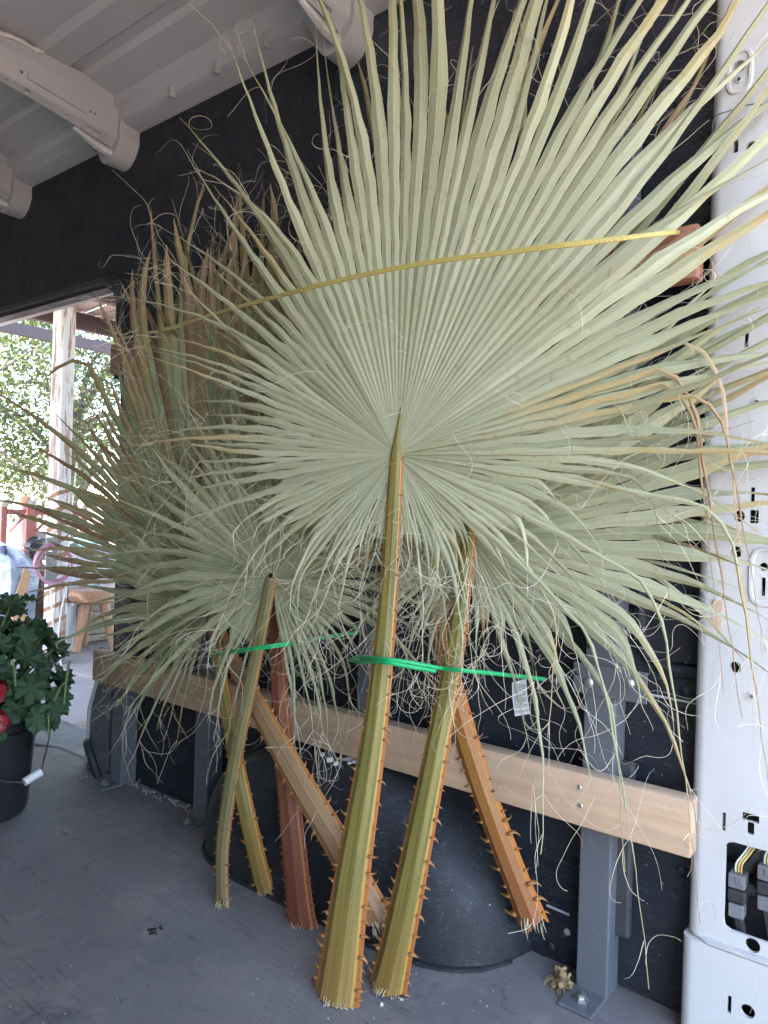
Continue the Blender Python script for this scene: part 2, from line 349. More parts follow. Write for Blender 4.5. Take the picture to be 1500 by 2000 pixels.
# wiring seen through the cutout
MB().box((1.296,.17,1.0),(.006,.28,2.0)).build('hole_shade_sheet', 'black', van)  # black sheet added behind the pillar holes, its colour standing in for shade
M['connector'] = pm('connector_grey', (.13,.13,.135), (.1,.1,.105), 20, .5)
M['wire_y'] = pm('yellow_wire', (.55,.36,.08), None, 20, .45); M['wire_w'] = pm('pale_wire', (.5,.55,.5), None, 20, .45)
for q, s in (((1440,1720),1.0),((1497,1705),1.0)):
    p = PX(*q, 1.25); m = MB(); m.box((1.258,p.y,p.z),(.028,.024,.022),bev=.002); m.box((1.249,p.y-.003,p.z+.003),(.012,.012,.012),bev=.002); cn = m.build('wire_connector', 'connector', van)
    MB().box((1.260,p.y,p.z-.024),(.026,.026,.020),bev=.003).build('tape_wrap', 'rubber', van)
    MB().box((1.261,p.y+.001,p.z-.048),(.022,.022,.022),bev=.002).build('lower_connector', 'connector', van)
    MB().tube([(1.26,p.y,p.z-.055),(1.268,p.y-.006,p.z-.10)], .008, 6).build('loom', 'rubber', van)
    for k in range(3):
        d = (k-1)*.004
        MB().tube(smoothpath([(1.256,p.y+d,p.z+.01),(1.255,p.y+d-.001,p.z+.025),(1.262,p.y+d-.008,p.z+.037),(1.275,p.y-.02+d,p.z+.06)], 8), .0016, 5).build('wire', 'wire_y' if k < 2 else 'wire_w', van, True)
MB().tube(smoothpath([PX(1420,1700,1.285),PX(1460,1690,1.275),PX(1490,1650,1.28)], 8), .012, 7).build('loom', 'rubber', van, True)
MB().tube(smoothpath([PX(1450,1735,1.27),PX(1480,1740,1.268),PX(1520,1765,1.268)], 8), .011, 7).build('loom', 'rubber', van, True)
# pressed bead, louvre slots, rivets and slits on the lower panel
bd = MB(); bd.tube(smoothpath([PX(x,y,WX-.001) for x,y in ((1262,640),(1258,800),(1255,1000),(1253,1200),(1262,1270),(1300,1303),(1350,1312),(1384,1316))], 40), .013, 8, flat=1); bd.build('pressed_bead', 'panel', van, True)
for cx, rows in ((1010,4),(1095,4)):
    for k in range(rows):
        a = PX(cx-28, 1640+cx*.0+(cx-1010)*.27+k*30, WX-.001); b_ = PX(cx+28, 1640+16+(cx-1010)*.27+k*30, WX-.001)
        r = .007; mm = MB(); pts = [Vector((WX-.001,a.y,a.z))]; ring = []
        for t in np.linspace(0,2*math.pi,25):
            c0 = a if math.cos(t) > 0 else b_
            ring.append((WX-.0005, c0.y+r*math.cos(t), a.z+r*math.sin(t)))
        mm.tube(ring, .0016, 5); mm.build('louvre_slot', 'panel', van, True)
M['slit'] = pm('pale_slit', (.42,.42,.43), None, 20, .5)
for (x0,y0,x1,y1) in ((1068,1768,1112,1787),(1183,1815,1208,1826),(1252,1353,1374,1377)):
    a = PX(x0,y0,WX-.001); b_ = PX(x1,y1,WX-.001); MB().tube([a,b_], .0022, 6).build('panel_slit', 'slit', van)
for q in ((1337,1350),(1338,1393),(1337,1648),(1336,1545),(1322,985),(1352,830),(1325,1085),(1037,1727),(1075,1850),(1060,1872),(1330,1700)):
    p = PX(*q, WX); MB().lathe(p, [(.0001,-.004),(.005,-.004),(.009,-.001),(.0095,.002)], 14, (1,0,0)).build('rivet', 'panel', van, True)
p = PX(1108,1820,WX); MB().lathe(p, [(.0001,-.0015),(.006,-.0015),(.006,.002)], 14, (1,0,0)).build('plug', 'slit', van)
# wheel arch
ar = MB(); na, nb = 40, 14; yc, Ly, D, H = 1.05, .425, .195, .295
for i in range(na+1):
    u = -1+2*i/na; y = yc+Ly*u; uu = min(abs(u),.9999)
    hz = H*(1-uu**(1.9 if u < 0 else 4.0))**.62*(1-.10*u); dx = D*(1-uu**5)**.5
    if u < 0: hz *= 1; 
    for j in range(nb+1):
        b = math.pi/2*j/nb
        wv_ = 1+.03*math.sin(9*u+3*b)*math.sin(2*b)+.02*math.sin(17*u+1)*math.sin(2*b)
        ar.v.append((WX+.006-dx*wv_*max(math.cos(b),0)**.42, y, hz*wv_*math.sin(b)**.85))
ar.f = [(i*(nb+1)+j, (i+1)*(nb+1)+j, (i+1)*(nb+1)+j+1, i*(nb+1)+j+1) for i in range(na) for j in range(nb)]
ar.build('wheel_arch', 'arch', van, True, sharp=60)
MB().tube([(WX-D*(1-abs(u)**5)**.5-.001, yc+Ly*u, .004) for u in np.linspace(-.98,.98,30)], .004, 5).build('arch_flange', 'arch', van, True)
M['grit'] = pm('grit', (.30,.27,.24), (.24,.22,.2), 40, .9)
M['plaster'] = pm('plaster', (.55,.53,.5), (.4,.38,.35), 40, .9, .6)
def crumbs(spots, n, smin, smax):
    m = MB()
    for _ in range(n):
        p, sx, sy = random.choice(spots); c = Vector(p)+Vector((random.gauss(0,sx),random.gauss(0,sy),0)); s = U_(smin,smax)
        rot = Matrix.Rotation(U_(0,6),3,'Z')@Matrix.Rotation(U_(-.4,.4),3,'X')
        c.z += s*.3; m.box(c, (s*U_(.7,1.6),s*U_(.7,1.4),s*U_(.4,.9)), rot)
    return m
pl = PX(678,1505,1.215)
zt = H*(1-abs((pl.y-yc)/Ly)**2.6)**.62
tag(crumbs([((1.20,pl.y,zt-.012),.012,.03),((1.20,pl.y-.02,zt-.012),.008,.02)], 40, .004,.012).build('plaster_crumbs', 'plaster', org=(0,0,0)), 'white plaster crumbs lying on top of the black wheel arch', 'debris', kind='stuff')
tag(crumbs([((1.262,y,0),.008,.05) for y in np.arange(1.45,2.05,.07)]+[((1.22,2.05,0),.02,.03)], 150, .002,.006).build('floor_crumbs', 'grit'), 'pale crumbs and grit along the foot of the black wall', 'debris', kind='stuff')
tag(crumbs([((.7,1.1,0),.25,.5),((.9,.75,0),.1,.15),((1.0,.6,0),.12,.1)], 90, .001,.0028).build('floor_grit', 'grit'), 'tiny pale specks scattered over the grey van floor', 'debris', kind='stuff')
for q, l in (((745,1932+33),'small white pellet on the grey floor below the right green stalk'),((678,1965),'small white pellet on the grey floor below the widest green stalk')):
    p = PZ(*q); m = MB(); m.lathe(p, [(.0001,.0),(.003,.001),(.0035,.003),(.002,.0055),(.0001,.006)], 10); tag(m.build('pellet', 'plaster', smooth=True, org=p), l, 'pellet')
# steel posts
def steel_post(y, ztop, label, foot=True, wide=.056):
    t = thing('steel_post', label, 'post', (1.26,y,0), 'grey steel posts bolted along the black side wall')
    MB().box((1.2565,y,ztop/2+.002),(.05,wide,ztop),bev=.003).build('upright', 'steel', t)
    if foot:
        MB().box((1.205,y+.003,.004),(.07,wide*1.05,.006),bev=.0015).build('foot_plate', 'steel', t)
        MB().lathe((1.200,y+.004,.007), [(.013,0),(.013,.004),(.008,.005),(.008,.012),(.0001,.0135)], 6).build('bolt', 'zinc', t)
    return t
post = steel_post(.487,1.485,'nearest grey steel post, standing by the white pillar and crossed by the pine board end')
steel_post(1.0,1.30,'grey steel post mostly hidden behind the widest green palm stalk',False)
steel_post(1.545,1.30,'grey steel post left of the black wheel arch, under the left palm stalks')
steel_post(1.93,1.30,'leftmost grey steel post, at the edge of the side door opening')
a = PX(1190,1330,1.238)
m = MB(); m.box((1.2275,a.y-.004,a.z),(.004,.128,.052),Matrix.Rotation(R(0),3,'X'),bev=.0012); br = m.build('bracket', 'steel', post)
for q in ((1149,1333),(1229,1335)):
    p = PX(*q,1.224); MB().lathe((1.226,p.y,p.z), [(.0001,-.006),(.004,-.006),(.0085,-.003),(.009,.0)], 16, (1,0,0)).build('bolt_head', 'zinc', post, True)
p = PX(1152,1261,1.229); MB().lathe(p, [(.0001,-.0005),(.005,-.0005)], 12, (1,0,0)).build('bolt_hole', 'black', post)
st = MB(); a = PX(1215,1700,1.268); st.box((1.268,a.y,.25),(.016,.036,.30),bev=.006); st.build('backing_strip', 'steel_dark', post)
# wooden boards
def board(name, y0, y1, z, h, label, m='wood', x=1.212, th=.036):
    b = MB(); b.box((x,(y0+y1)/2,z),(th,y1-y0,h),bev=.004); o = thing(name, label, 'board', (x,(y0+y1)/2,z-h/2))
    b.build('plank', m, o, True)
    return o
bl = board('pine_board', .322, 2.01, .341, .089, 'lowest pine board screwed across the steel posts behind the palm stalks')
for q in ((1131,1538),(1133,1574)):
    p = PX(*q,1.193); MB().lathe((1.1935,p.y,p.z), [(.0001,-.001),(.003,-.0015),(.0042,0)], 10, (1,0,0)).build('screw', 'zinc', bl)
board('pine_board', .475, 1.98, .765, .089, 'middle reddish board, its end just right of the steel post below the fanned leaves', 'woodred')
board('pine_board', .338, 1.97, 1.235, .085, 'top reddish board, its end beside the white pillar behind the leaf tips', 'woodred')
# litter by the post
M['husk'] = pm('husk', (.30,.20,.10), (.2,.13,.06), 60, .9, .6)
p = PZ(1098,1925); m = MB()
for k in range(26):
    c = p+Vector((random.gauss(0,.008),random.gauss(0,.008),abs(random.gauss(0,.012)))); m.box(c,(U_(.004,.012),U_(.004,.012),U_(.004,.01)),Matrix.Rotation(U_(0,3),3,'X')@Matrix.Rotation(U_(0,3),3,'Z'))
for k in range(12):
    a = U_(0,6.3); m.tube(smoothpath([p,p+Vector((math.cos(a)*.02,math.sin(a)*.02,.01)),p+Vector((math.cos(a)*.035,math.sin(a)*.03,.001))],5),.001,3)
tag(m.build('dry_husk', 'husk', org=p), 'small tan clump of dry husk on the floor beside the nearest steel post', 'husk')
p = PZ(303,1818); m = MB()
for k in range(9): m.box(p+Vector((random.gauss(0,.007),random.gauss(0,.006),.0015)),(U_(.004,.012),U_(.002,.005),.002),Matrix.Rotation(U_(0,3),3,'Z'))
tag(m.build('dark_scrap', 'rubber', org=p), 'small dark scrap lying on the open grey floor', 'scrap')
# ------------------------------------------------------------------ palm fronds
def leaf_mat():
    m, N, L, b = nt('palm_leaf')
    tc = N.new('ShaderNodeTexCoord'); uv = tc.outputs['UV']; sx = N.new('ShaderNodeSeparateXYZ'); L.new(uv, sx.inputs[0]); u, v = sx.outputs[0], sx.outputs[1]
    oi = N.new('ShaderNodeObjectInfo'); sc = N.new('ShaderNodeSeparateColor'); L.new(oi.outputs['Color'], sc.inputs[0]); dry, tone = sc.outputs[0], sc.outputs[1]; rnd = oi.outputs['Random']
    wob = noise(N, L, 26, 5, .65)
    c = mixc(N, L, tone, (.105,.118,.052), (.500,.495,.335))
    c = mixc(N, L, ramp(N, L, noise(N, L, 6, 4, .6), [(.35,0),(.7,.6)]), c, (.36,.35,.20))
    # fine parallel veins
    cmb = N.new('ShaderNodeCombineXYZ'); L.new(math_(N, L, 'MULTIPLY', u, 26), cmb.inputs[0]); L.new(math_(N, L, 'MULTIPLY', v, 2.2), cmb.inputs[1]); L.new(math_(N, L, 'MULTIPLY', rnd, 40), cmb.inputs[2])
    vein = noise(N, L, 1.0, 3, .6, vec=cmb.outputs[0])
    c = mixc(N, L, ramp(N, L, vein, [(.3,.45),(.6,0)]), c, (.16,.185,.095))
    # pale fold lines at the midrib and the margins
    d = math_(N, L, 'ABSOLUTE', math_(N, L, 'SUBTRACT', u, .5))
    c = mixc(N, L, ramp(N, L, d, [(0,.7),(.035,.0),(.455,0),(.49,.55)]), c, (.46,.45,.27))
    # yellow-green wedge next to the costa, dry tips and rust spots
    k = math_(N, L, 'ADD', math_(N, L, 'ADD', v, math_(N, L, 'MULTIPLY', wob, .36)), math_(N, L, 'MULTIPLY', math_(N, L, 'SUBTRACT', dry, .5), .9))
    c = mixc(N, L, ramp(N, L, k, [(.80,0),(.97,.9)]), c, mixc(N, L, tone, (.20,.155,.07), (.46,.36,.17)))
    c = mixc(N, L, ramp(N, L, k, [(1.0,0),(1.0,0)]), c, c)
    br = N.new('ShaderNodeMapRange'); br.inputs[1].default_value = 1.02; br.inputs[2].default_value = 1.2; br.inputs[3].default_value = 0; br.inputs[4].default_value = .95; L.new(k, br.inputs[0])
    c = mixc(N, L, br.outputs[0], c, mixc(N, L, tone, mixc(N, L, rnd, (.13,.075,.045), (.24,.165,.10)), mixc(N, L, rnd, (.38,.25,.14), (.50,.38,.23))))
    c = mixc(N, L, ramp(N, L, noise(N, L, 70, 3, .6, stretch=(1,1,1)), [(.63,0),(.72,.6)]), c, (.31,.19,.10))
    L.new(c, b.inputs['Base Color']); b.inputs['Roughness'].default_value = .55; b.inputs['Specular IOR Level'].default_value = .3
    tr = N.new('ShaderNodeBsdfTranslucent'); L.new(c, tr.inputs[0]); mx = N.new('ShaderNodeMixShader'); mx.inputs[0].default_value = .16
    L.new(b.outputs[0], mx.inputs[1]); L.new(tr.outputs[0], mx.inputs[2]); L.new(mx.outputs[0], N['Material Output'].inputs[0])
    bump(N, L, b, vein, .35, .0012); return m
M['leaf'] = leaf_mat()
M['fibre'] = pm('palm_fibre', (.50,.45,.34), (.38,.33,.23), 14, .8)
M['fray'] = pm('frayed_fibre', (.50,.43,.29), (.40,.33,.2), 30, .9)
def petiole_mat(name, core, core2, edge, margin, base):
    m, N, L, b = nt(name); tc = N.new('ShaderNodeTexCoord'); sx = N.new('ShaderNodeSeparateXYZ'); L.new(tc.outputs['UV'], sx.inputs[0]); u, v = sx.outputs[0], sx.outputs[1]
    cmb = N.new('ShaderNodeCombineXYZ'); L.new(math_(N, L, 'MULTIPLY', u, 14), cmb.inputs[0]); L.new(math_(N, L, 'MULTIPLY', v, 3), cmb.inputs[1])
    st = noise(N, L, 1, 5, .65, vec=cmb.outputs[0])
    c = mixc(N, L, ramp(N, L, st, [(.38,0),(.60,1)]), core, core2)
    blot = noise(N, L, 7, 4, .6)
    mr = N.new('ShaderNodeMapRange'); mr.inputs[1].default_value = 1.0; mr.inputs[2].default_value = 1.42; mr.inputs[4].default_value = .8
    L.new(math_(N, L, 'ADD', math_(N, L, 'ADD', math_(N, L, 'MULTIPLY', blot, .45), math_(N, L, 'MULTIPLY', st, .25)), math_(N, L, 'SUBTRACT', 1, v)), mr.inputs[0])
    c = mixc(N, L, mr.outputs[0], c, base)
    d = math_(N, L, 'ABSOLUTE', math_(N, L, 'SUBTRACT', math_(N, L, 'MULTIPLY', u, 2), 1))
    c = mixc(N, L, ramp(N, L, d, [(.72,0),(.79,.85),(.86,.9),(.92,.9)]), c, edge)
    c = mixc(N, L, ramp(N, L, d, [(.80,0),(.87,1)]), c, margin)
    c = mixc(N, L, ramp(N, L, noise(N, L, 60, 5, .75, stretch=(1,1,.25)), [(.64,0),(.70,.5)]), c, (.40,.32,.18))
    c = mixc(N, L, ramp(N, L, noise(N, L, 24, 6, .75, stretch=(1,1,.35)), [(.54,0),(.68,.55)]), c, base)
    L.new(c, b.inputs['Base Color']); b.inputs['Roughness'].default_value = .5; b.inputs['Specular IOR Level'].default_value = .4
    bump(N, L, b, st, .25, .001); return m
G1, G2 = (.085,.083,.016), (.190,.150,.036)
ED, MG = (.42,.26,.06), (.27,.085,.014)
M['pet_green'] = petiole_mat('petiole_green', G1, G2, ED, MG, (.25,.125,.035))
M['pet_olive'] = petiole_mat('petiole_olive', (.105,.095,.035), (.15,.125,.05), (.33,.23,.08), (.22,.09,.025), (.12,.07,.03))
M['pet_orange'] = petiole_mat('petiole_orange', (.24,.125,.025), (.28,.11,.03), (.36,.16,.03), (.34,.11,.015), (.22,.06,.03))
M['pet_tan'] = petiole_mat('petiole_tan', (.26,.165,.08), (.20,.12,.055), (.36,.22,.08), (.34,.13,.035), (.27,.13,.075))
M['pet_red'] = petiole_mat('petiole_red', (.115,.032,.016), (.17,.06,.027), (.34,.15,.05), (.19,.05,.018), (.13,.035,.022))
M['thorn'] = pm('thorn', (.40,.19,.06), (.26,.095,.025), 60, .45)
M['thorn_red'] = pm('thorn_red', (.24,.08,.03), (.16,.045,.018), 60, .45)
def thorn_mesh(name, m, curl):
    t = MB(); pts = [Vector((0,0,-.35)), Vector((.35,0,-.05)), Vector((.72,0,.12*curl)), Vector((1.0,0,.38*curl))]
    t.tube([(-.25,0,0),(.25,0,.02),(.62,0,.10*curl),(.88,0,.30*curl),(1.0,0,.52*curl)], [.62,.36,.17,.07,.012], 6, flat=.4)
    me = bpy.data.meshes.new(name); me.from_pydata(t.v, [], t.f); me.materials.append(M[m])
    me.polygons.foreach_set('use_smooth', [True]*len(me.polygons)); return me
TH = {k: [thorn_mesh('thorn', m, c) for c in (1,-1,.2)] for k, m in (('n','thorn'),('r','thorn_red'))}

def lim(p):
    # keep leaves in front of the wall, the pillar, the boards and above the floor
    xm = 1.272
    if p.y < .36: xm = 1.212
    elif p.z < 1.30: xm = 1.185
    if p.y > 2.03: xm = 9
    if p.x > xm: p.x = xm+ (p.x-xm)*.02
    if p.z < .01: p.z = .01
    if p.z > 1.995: p.z = 1.995
    return p
def rotv(v, axis, a): return Matrix.Rotation(a, 3, axis) @ v
DOWN = Vector((0,0,-1))
def leaf_segment(par, hub, U, V, N, th, dth, L, Rf, droop, bn, bi, twist, kink, steps, dry, tone, wmax=None, wav=.0025, cup=.0, kdir=None, taper=.5):
    a = (U*math.sin(th)+V*math.cos(th)); b = (U*math.cos(th)-V*math.sin(th))
    d = (a+N*cup).normalized(); side = b.copy(); p = hub+a*.010; s = .010; ds = (L-.010)/steps
    vs = []; uvs = []; fs = []; path = []; ph = U_(0,6); tw = math.tan(dth/2)*1.02; wf = None; kd = False
    for i in range(steps+1):
        nrm = side.cross(d).normalized(); t = s/L
        if s <= Rf: w = s*tw; fo = .12+.06*min(s/.2,1)
        else:
            if wf is None: wf = Rf*tw
            q = (s-Rf)/(L-Rf); w = wf*(1.0+.10*math.sin(min(q*4,1)*math.pi))*max(1-q,0)**taper*(1-.06*min(q*3,1)); fo = .18+.5*q
            w += wav*.5*math.sin(s*90+ph)*(1-q)
        w = max(w, .0008); h = w*fo
        wv = wav*math.sin(s*60+ph)*.5 if s > Rf*.6 else 0
        c0 = p+side*wv
        vs += [lim(c0-side*w*.94), lim(c0+nrm*h), lim(c0+nrm*h), lim(c0+side*w*.94)]
        uvs += [(0,t),(.5,t),(.5,t),(1,t)]
        path.append((p.copy(), d.copy(), side.copy(), w))
        if s > Rf*.92:
            k = ds/max(L-Rf, .01)
            d = d+DOWN*droop*k*(.4+1.2*(s-Rf*.92)/(L-Rf*.92))+N*bn*k+side*bi*k
            if kink and not kd and s > kink and i < steps:
                kd = 5; tgt = (kdir if kdir is not None else Vector((U_(-.16,.10),U_(-.28,.22),-1))).normalized()
            if kd > 1: d = d*.55+tgt*.45; kd -= 1
            d.normalize(); side = side-d*side.dot(d)
            side = side.normalized() if side.length > 1e-4 else d.orthogonal().normalized()
            side = rotv(side, d, twist*k)
        p = p+d*ds; s += ds; p = lim(p)
    for i in range(steps):
        o = i*4; fs += [(o,o+1,o+5,o+4),(o+2,o+3,o+7,o+6)]
    o0 = Vector(ORG[par.as_pointer()]); me = bpy.data.meshes.new('leaf_segment')
    me.from_pydata([v-o0 for v in vs], [], fs); ul = me.uv_layers.new(name='UVMap')
    li = np.empty(len(me.loops), dtype=np.int32); me.loops.foreach_get('vertex_index', li)
    ul.data.foreach_set('uv', np.array(uvs, dtype=np.float32)[li].ravel())
    me.materials.append(M['leaf']); me.polygons.foreach_set('use_smooth', [True]*len(me.polygons))
    ob = bpy.data.objects.new('leaf_segment', me); COL.objects.link(ob); ob.parent = par; ob.color = (min(max(dry,0),1), min(max(tone,0),1), 0, 1)
    return path
def thread(m, p, d, n, step, curl, grav, rad):
    # a curling fibre: the heading turns about a slowly changing axis
    ax = Vector(np.random.randn(3)).normalized(); k = random.gauss(0, curl); pts = [p.copy()]; d = d.normalized()
    for i in range(n):
        ax = (ax+Vector(np.random.randn(3))*.22).normalized(); k = k*.93+random.gauss(0, curl*.45)
        d = rotv(d, ax, k*step); d = (d+DOWN*grav*step).normalized(); p = lim(p+d*step); pts.append(p.copy())
    m.tube(pts, [rad*(1-.5*i/n) for i in range(n+1)], 3, cap=False)
def frond(label, petpts, pw, pmat, hub, Uv, Vv, table, nseg, fibres, tone=.5, dry=.3, steps=16, thk='n', nth=30, thsize=.011, kinks=(), curl=26, extra=None, rolld=0, tip_t=.5, frayed=True, hubflat=True, twist_amt=.9, pseed=0, sparse=(), taps=None):
    random.seed(100+pseed); np.random.seed(100+pseed)
    root = thing('palm_frond', label, 'palm frond', petpts[0], 'cut fan palm fronds leaning on the van wall')
    U = Vector(Uv).normalized(); V = Vector(Vv); V = (V-U*V.dot(U)).normalized(); N = U.cross(V).normalized()
    hub = Vector(hub)
    # petiole -------------------------------------------------
    n = 34; path = smoothpath(petpts+[hub], n); vs = []; uvs = []; fs = []
    sec = [(-1.0,.02),(-.97,.10),(-.86,.15),(-.36,.62),(.34,.60),(.84,.20),(.97,.12),(1.0,.02),(.85,-.14),(0,-.24),(-.85,-.14)]
    us = [0,.03,.08,.3,.65,.92,.97,1.0,.97,.5,.03]; k = len(sec); frames = []
    costa = max(3, int(n*.30))
    ext = [hub+V*(.01+.14*i/costa)+N*(.004-.010*i/costa) for i in range(1, costa+1)] if hubflat else []
    full = path+ext; nn = len(full)
    for i, p in enumerate(full):
        tt = min(i/(n-1), 1); t = (full[min(i+1,nn-1)]-full[max(i-1,0)]).normalized()
        sd = t.cross(N).normalized()  # points right
        if sd.dot(U) < 0: sd = -sd
        sd = rotv(sd, t, rolld*(1-.5*tt)); nr = sd.cross(t).normalized()
        if nr.dot(N) < 0: nr = -nr
        hwid = np.interp(tt, [0,.10,.5,1], [pw[0]*.5,pw[0]*.44,pw[1]*.5,pw[2]*.5])
        if i >= n: hwid *= max(.06, (1-(i-n+1)/costa))**1.2*.55
        frames.append((p,t,sd,nr,hwid))
        jag = 0
        for (x, z), u in zip(sec, us):
            q = p+sd*x*hwid+nr*z*hwid*.85
            if i == 0: q = q - t*(.006+.013*(math.sin(x*2.5+pseed)+.7*math.sin(x*8+pseed*2)))
            vs.append(q); uvs.append((u if i < n else .5+(u-.5)*.6, tt))
    for i in range(nn-1):
        for j in range(k): fs.append((i*k+j, i*k+(j+1)%k, (i+1)*k+(j+1)%k, (i+1)*k+j))
    fs.append(tuple(range(k-1,-1,-1)))
    zmin = min(v.z for v in vs); o0 = Vector(ORG[root.as_pointer()])
    for v in vs:
        if v.z < .002: v.z = .002
    me = bpy.data.meshes.new('petiole'); me.from_pydata([v-o0 for v in vs], [], fs); ul = me.uv_layers.new(name='UVMap')
    li = np.empty(len(me.loops), dtype=np.int32); me.loops.foreach_get('vertex_index', li); ul.data.foreach_set('uv', np.array(uvs, dtype=np.float32)[li].ravel())
    bm = bmesh.new(); bm.from_mesh(me); bmesh.ops.recalc_face_normals(bm, faces=bm.faces[:]); bm.to_mesh(me); bm.free()
    me.materials.append(M[pmat]); me.polygons.foreach_set('use_smooth', [True]*len(me.polygons)); me.set_sharp_from_angle(angle=R(28))
    pet = bpy.data.objects.new('petiole', me); COL.objects.link(pet); pet.parent = root; ORG[pet.as_pointer()] = tuple(o0)
    for sgn in (-1, 1):
        f = .02
        while f < .97:
            x = f*(n-1); i = int(x); fr = x-i; A, B = frames[i], frames[min(i+1,n-1)]
            p = A[0].lerp(B[0], fr); hwid = A[4]+(B[4]-A[4])*fr; sd, t, nr = A[2], A[1], A[3]
            size = thsize*(1.15-.65*f)*U_(.6,1.25); o = bpy.data.objects.new('thorn', random.choice(TH[thk][:2] if random.random() < .75 else TH[thk][2:]))
            xa = sd*sgn; za = t if random.random() < .7 else -t; ya = za.cross(xa)
            mt = Matrix((xa*size, ya*size*1.0, za*size*U_(.8,1.2))).transposed().to_4x4(); mt.translation = p+xa*hwid*.97+nr*hwid*.06-o0
            COL.objects.link(o); o.parent = pet; o.matrix_local = mt
            f += (1/nth)*U_(.55,1.5)
    if frayed:
        fm = MB(); p, t, sd, nr, hwid = frames[0]
        for q in range(20):
            x = random.gauss(.2,.4); x = max(-.85,min(.95,x)); st = p+sd*x*hwid+nr*hwid*(.5*(1-abs(x))+.12)+t*U_(-.006,.014); dd = (-t*1.2+nr*U_(.05,.5)+sd*U_(-.3,.3)).normalized(); l = U_(.006,.026)
            e = st+dd*l+DOWN*.004; mid = st+dd*l*.5+nr*.003
            e.z = max(e.z,.003); mid.z = max(mid.z,.004); fm.tube([st,mid,e], [.0007,.0007,.0003], 3, cap=False)
        tag(fm.build('frayed_end', 'fray', pet), kind='stuff')
    # blade ---------------------------------------------------
    T = np.array(table); th0, th1 = T[0,0], T[-1,0]; paths = []
    wd_ = [U_(.8,1.2) for _ in range(nseg)]; cum = np.concatenate([[0],np.cumsum(wd_)])/sum(wd_)*(th1-th0)+th0; dth0 = R((th1-th0)/nseg)
    for i in range(nseg):
        th = (cum[i]+cum[i+1])/2; dth = R(cum[i+1]-cum[i])
        L, Rf, dr, bn, bi = (float(np.interp(th, T[:,0], T[:,c])) for c in range(1,6))
        L *= U_(.84,1.12); Rf *= U_(.93,1.13)
        if any(a <= th <= b and random.random() < pr for a, b, pr in sparse): L = Rf*U_(1.15,1.7)
        tp = float(np.interp(th, *taps)) if taps else tip_t; tp *= U_(.8,1.25)
        kk = None
        for (ka, kb, pr, s0, s1) in kinks:
            if ka <= th <= kb and random.random() < pr: kk = U_(s0,s1)*L
        dd = dry+random.gauss(0,.13)+(.34 if random.random() < .12 else 0)
        paths.append(leaf_segment(root, hub, U, V, N, R(th), dth, L, min(Rf,L*.8), dr*U_(.5,1.5), bn+random.gauss(0,.20), bi+random.gauss(0,.20), random.gauss(0,twist_amt), kk, steps, dd, tone+random.gauss(0,.17)*(1 if tone > .3 else .6), taper=tp))
    if extra:
        for (th, L, Rf, dr, bn, bi, tw, kk, kd, dd) in extra:
            paths.append(leaf_segment(root, hub+N*.004, U, V, N, R(th), dth0*.9, L, Rf, dr, bn, bi, tw, kk*L if kk else None, steps+6, dd, tone, kdir=Vector(kd) if kd else None, taper=1.1))
    fm = MB()
    for q in range(fibres):
        P_ = random.choice(paths); i = random.randint(int(len(P_)*.35), len(P_)-2); p, d, sd, w = P_[i]; s = random.choice((-1,1))
        thread(fm, p+sd*s*w*.9, (d+sd*s*U_(.1,1.2)+N*U_(-.2,.7)), random.randint(12,30), U_(.0035,.008), curl*1.35, U_(0,6), U_(.0003,.00055))
    for P_ in paths:
        for q in range(random.randint(1,3)):
            p, d, sd, w = P_[-2]; thread(fm, p, d+Vector(np.random.randn(3))*.35, random.randint(14,30), U_(.004,.008), curl*1.0, U_(1,9), U_(.0003,.0006))
    tag(fm.build('leaf_fibres', 'fibre', root, True), kind='stuff')
    return root
Z3 = lambda *q: PZ(*q)
# A: the big front frond
frond('largest pale green palm frond, nearest and centred, its fan spreading over the whole wall',
  [PZ(658,1948), PX(690,1700,.97), PX(733,1420,1.005), PX(757,1180,1.035)], (.094,.050,.029), 'pet_green', PX(775,888,1.06), (.09,-1,0), (.10,0,1),
  [(-174,.26,.13,2.2,.1,0),(-150,.34,.17,1.7,.15,0),(-130,.46,.21,1.1,.2,0),(-110,.60,.25,.5,.15,0),(-90,.68,.27,.25,.1,0),(-70,.72,.29,.15,.1,0),(-45,.86,.37,.05,.05,.0),(-25,1.04,.49,0,.05,0),(0,1.25,.58,0,.05,0),(25,1.18,.55,.1,.05,.0),(45,1.0,.50,.15,.05,0),(65,.84,.42,.2,.05,0),(85,.66,.33,.3,.1,0),(100,.56,.27,.8,.15,0),(120,.54,.22,1.6,.2,0),(140,.50,.18,2.2,.2,0),(160,.44,.16,2.6,.2,0),(174,.30,.13,2.4,.2,0)],
  114, 300, tone=.70, dry=.22, sparse=((100,176,.66),(-176,-100,.6)), taps=([-175,-90,-50,-20,60,90,175],[1.2,1.1,1.05,.85,.9,1.2,1.3]), steps=24, nth=34, thsize=.0115, kinks=((78,150,.30,.50,.80),(-140,-88,.25,.66,.85)), pseed=1, twist_amt=.7,
  extra=[(112,.95,.22,.6,.1,0,.5,.50,(.0,-.1,-1),.45),(98,.98,.24,.3,.1,0,.4,.52,(.0,-.05,-1),.6),(90,1.05,.26,.2,.1,0,.8,.62,(.0,.02,-1),.85),(125,.95,.2,.8,.1,0,.4,.45,(.0,-.2,-1),.3),(75,.98,.25,.1,.14,0,.5,.47,(.02,.0,-1),1.0),(78,.92,.25,.1,.16,0,.9,.50,(-.02,.03,-1),.95),(72,1.0,.25,.1,.16,0,-.6,.48,(.0,.05,-1),1.0),(81,.88,.25,.1,.14,0,.6,.55,(.0,-.04,-1),.9)])
